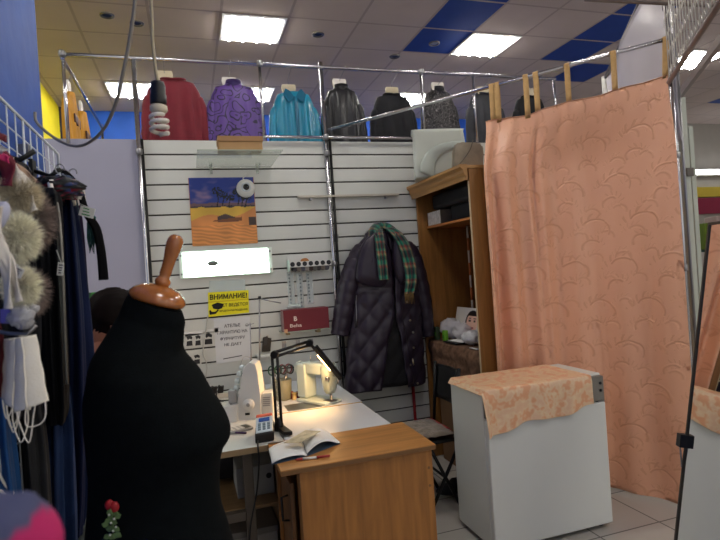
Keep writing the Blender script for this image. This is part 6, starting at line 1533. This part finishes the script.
# clear wrapped accessories
wrap = GLASSY('wrapper_plastic', (196, 196, 200), .72, .2)
for k, (px, py, rx, rz, lb) in enumerate(((20, 316, .022, .020, 'clear crumpled wrapper under the lower pompom'), (27, 309, .018, .010, 'clear wrapper tip pointing right above the masks'), (25, 323, .016, .010, 'small clear wrapper just above the masks'))):
    solo('plastic_wrapper', MB().sphere(PD(px, py, .95 + .01 * k), (rx, .012, rz), 22, 14, 0, (rc, f0, uc), lambda q, d: V(q) * (1 + .7 * nz(d.x * 4 + k, d.y * 4, d.z * 5))), wrap, lb, 'wrapper')
solo('violet_packet', MB().obox(PD(10, 316, .955), rc * .016, f0 * .004, uc * .013, .003), M('violet_pack', (110, 104, 190), .4, var=.15), 'violet packet beside the clear wrappers', 'packet')
# face masks
mk = M('mask_white', (238, 232, 218), .85, var=.04, bump=.1, bs=200)
def mask(o, d, label, k):
    tl, tr, br_, bl = [PD(x, y, d) for x, y in o]
    t = thing('face_mask', label, 'face mask', (bl + br_) / 2, 'white face masks on the grid')
    def fn(u, v):
        p = (tl * (1 - u) + tr * u) * (1 - v) + (bl * (1 - u) + br_ * u) * v
        return p - f0 * (.012 * math.sin(PI * u) + .0012 * math.sin(v * 16 + u * 2)) 
    part('cloth', MB().slab(fn, 16, 26, f0 * .002), mk, t)
    part('pleat', MB().tube([fn(.52 + .02 * math.sin(v_ * 5 / 10), v_ / 10) - f0 * .0012 for v_ in range(11)], .0016, 5), mk, t)
    for s in range(2):
        a, b_ = bl.lerp(br_, .08 + .3 * s), bl.lerp(br_, .62 + .33 * s)
        pts = [a, a.lerp(b_, .12 - .1 * s) - uc * (.018 + .012 * s), a.lerp(b_, .42 + .12 * k) - uc * (.036 + .013 * ((k + s) % 3)), a.lerp(b_, .92 + .08 * s) - uc * (.016 + .010 * s), b_]
        part('ear_loop', MB().tube(sm([p - f0 * .003 * s for p in pts], 6), .0012, 6), mk, t)
mask(((4, 339), (24, 336), (20, 402), (1, 398)), 1.0, 'rear white face mask at the left of the bunch', 0)
mask(((8, 340), (29, 336), (30, 410), (4, 403)), .985, 'middle white face mask with the longest ear loops', 1)
mask(((15, 338), (36, 334.5), (48, 401), (14, 413)), .96, 'front white face mask at the right of the bunch', 2)
e = PD(27, 334.5, .965); w0 = V((XG, e.y + .04, e.z + .03))
solo('display_hook', MB().tube([w0, e + V((-.03, .01, .004)), e, e + V((.015, 0, .015))], .0035, 8).box((XG - .005, w0.y - .02, w0.z - .02), (XG + .006, w0.y + .02, w0.z + .02)), steel, 'steel hook holding the white face masks', 'hook')
# loose white cord low at left
solo('white_loop', MB().tube(sm([PD(x, y, 1.15) for x, y in ((-4, 462), (0, 475), (6, 486), (13, 493), (8, 496), (0, 490))], 6), .003, 6), mk, 'white cord loop low at the left edge', 'cord')
# small white keyring tag by the form
solo('white_buckle', MB().obox(PD(93, 453, 1.7), rc * .012, f0 * .004, uc * .006, .002), M('white_plastic', (216, 216, 212)), 'tiny white buckle between the plum trousers and the dress form', 'buckle')
solo('crumpled_packet', MB().sphere(PD(84, 520, 1.75), (.035, .03, .075), 24, 16, 0, (r0, f0, u0), lambda q, d: V(q) * (1 + .4 * nz(d.x * 3, d.y * 3, d.z * 3))), M('grey_green_wrap', (134, 142, 132), .5, var=.3, vs=30), 'crumpled grey green packet low behind the dress form', 'packet')
# pink and blue cloth close to the lens
fc = PD(-6, 562, .34)
def pb_print(co, uv):
    d_ = co - fc; q = math.atan2(d_.dot(uc), d_.dot(rc)) + .25 * nz(co.x * 40, co.z * 40)
    return (176, 40, 96) if q < .86 else (74, 78, 108) if q < 1.5 else (112, 116, 148)
s2 = thing('draped_stand', 'pink and pale blue cloth bundle close by at the lower left corner', 'cloth', V((fc.x, fc.y, 0)))
part('bundle', MB().sphere(fc, (.038, .036, .044), 40, 26, 0, (rc, f0, uc), lambda q, d: V(q) * (1 + .12 * nz(d.x * 2, d.y * 2, d.z * 2))), PAINT('pink_blue_cloth', .8, .2), s2, None, pb_print)
part('pedestal', MB().lathe((fc.x, fc.y, 0), (0, 0, 1), [(0, .12), (.015, .12), (.02, .02), (fc.z - .035, .018)], 20), black_metal, s2)

# ================================================================== HANGING BULB AND CABLE
db = 1.22
c0 = PD(157.5, 81, db); c1 = PD(158.5, 105, db)
t = thing('pendant_bulb', 'spiral bulb in a black socket hanging on a beige cord', 'hanging lamp', PD(160, 138, db))
ctop = PD(151, 0, db); cy = V((ctop.x, ctop.y, ZC - .002))
part('cord', MB().tube(sm([cy, V((ctop.x, ctop.y, 2.6)), ctop, PD(152.5, 40, db), PD(155.5, 68, db), c0]), .0036, 8), M('beige_cord', (168, 156, 128), .6, var=.06), t)
ax = (c1 - c0).normalized()
part('socket', MB().lathe(c0, ax, [(0, .006), (.003, .014), (.012, .0165), (.03, .0165), (.033, .018), (.050, .018), (.054, .0165)], 22), black_plastic, t)
cfl = M('cfl_cream', (206, 196, 172), .35, var=.05)
q0 = c0 + ax * .054
part('ballast', MB().lathe(q0, ax, [(0, .013), (.003, .0185), (.012, .0195), (.017, .016), (.019, .008)], 22), cfl, t)
a1_ = ax.cross(f0).normalized(); a2_ = ax.cross(a1_); pts = []
for k in range(85):
    a = k / 84 * 2 * PI * 3.0; h = .022 + .042 * k / 84; rr = .0175 * (1 if k > 6 else .5 + .5 * k / 6)
    pts.append(q0 + ax * h + a1_ * (rr * math.cos(a)) + a2_ * (rr * math.sin(a)))
part('spiral_tube', MB().tube([q0 + ax * .018] + pts + [q0 + ax * .068], .0046, 10), M('cfl_white', (222, 216, 204), .3, var=.03), t)
kp = [V((PD(136, 0, 1.25).x, PD(136, 0, 1.25).y, ZC - .002)), V((PD(136, 0, 1.25).x, PD(136, 0, 1.25).y, 3.2)), V((PD(136, 0, 1.25).x, PD(136, 0, 1.25).y, 2.6)), PD(136, -40, 1.25), PD(135, 0, 1.25), PD(130, 38, 1.27), PD(122, 78, 1.3), PD(115, 106, 1.35), PD(103, 130, 1.4), PD(88, 143, 1.45), PD(74, 146, 1.5), PD(58, 140, 1.55), PD(44, 130, 1.58), PD(36, 121, 1.6), V((XG + .006, PD(33, 112, 1.6).y, PD(33, 112, 1.6).z))]
solo('looped_cable', MB().tube(sm(kp, 10), .0042, 8), M('grey_cable', (140, 134, 124), .55, var=.06), 'grey cable looping down from the ceiling to the wire grid', 'cable')

# ================================================================== WORLD
w = bpy.data.worlds.new('world'); S.world = w; w.use_nodes = True
bg = w.node_tree.nodes['Background']; bg.inputs['Color'].default_value = (.95, .93, .90, 1); bg.inputs['Strength'].default_value = .6
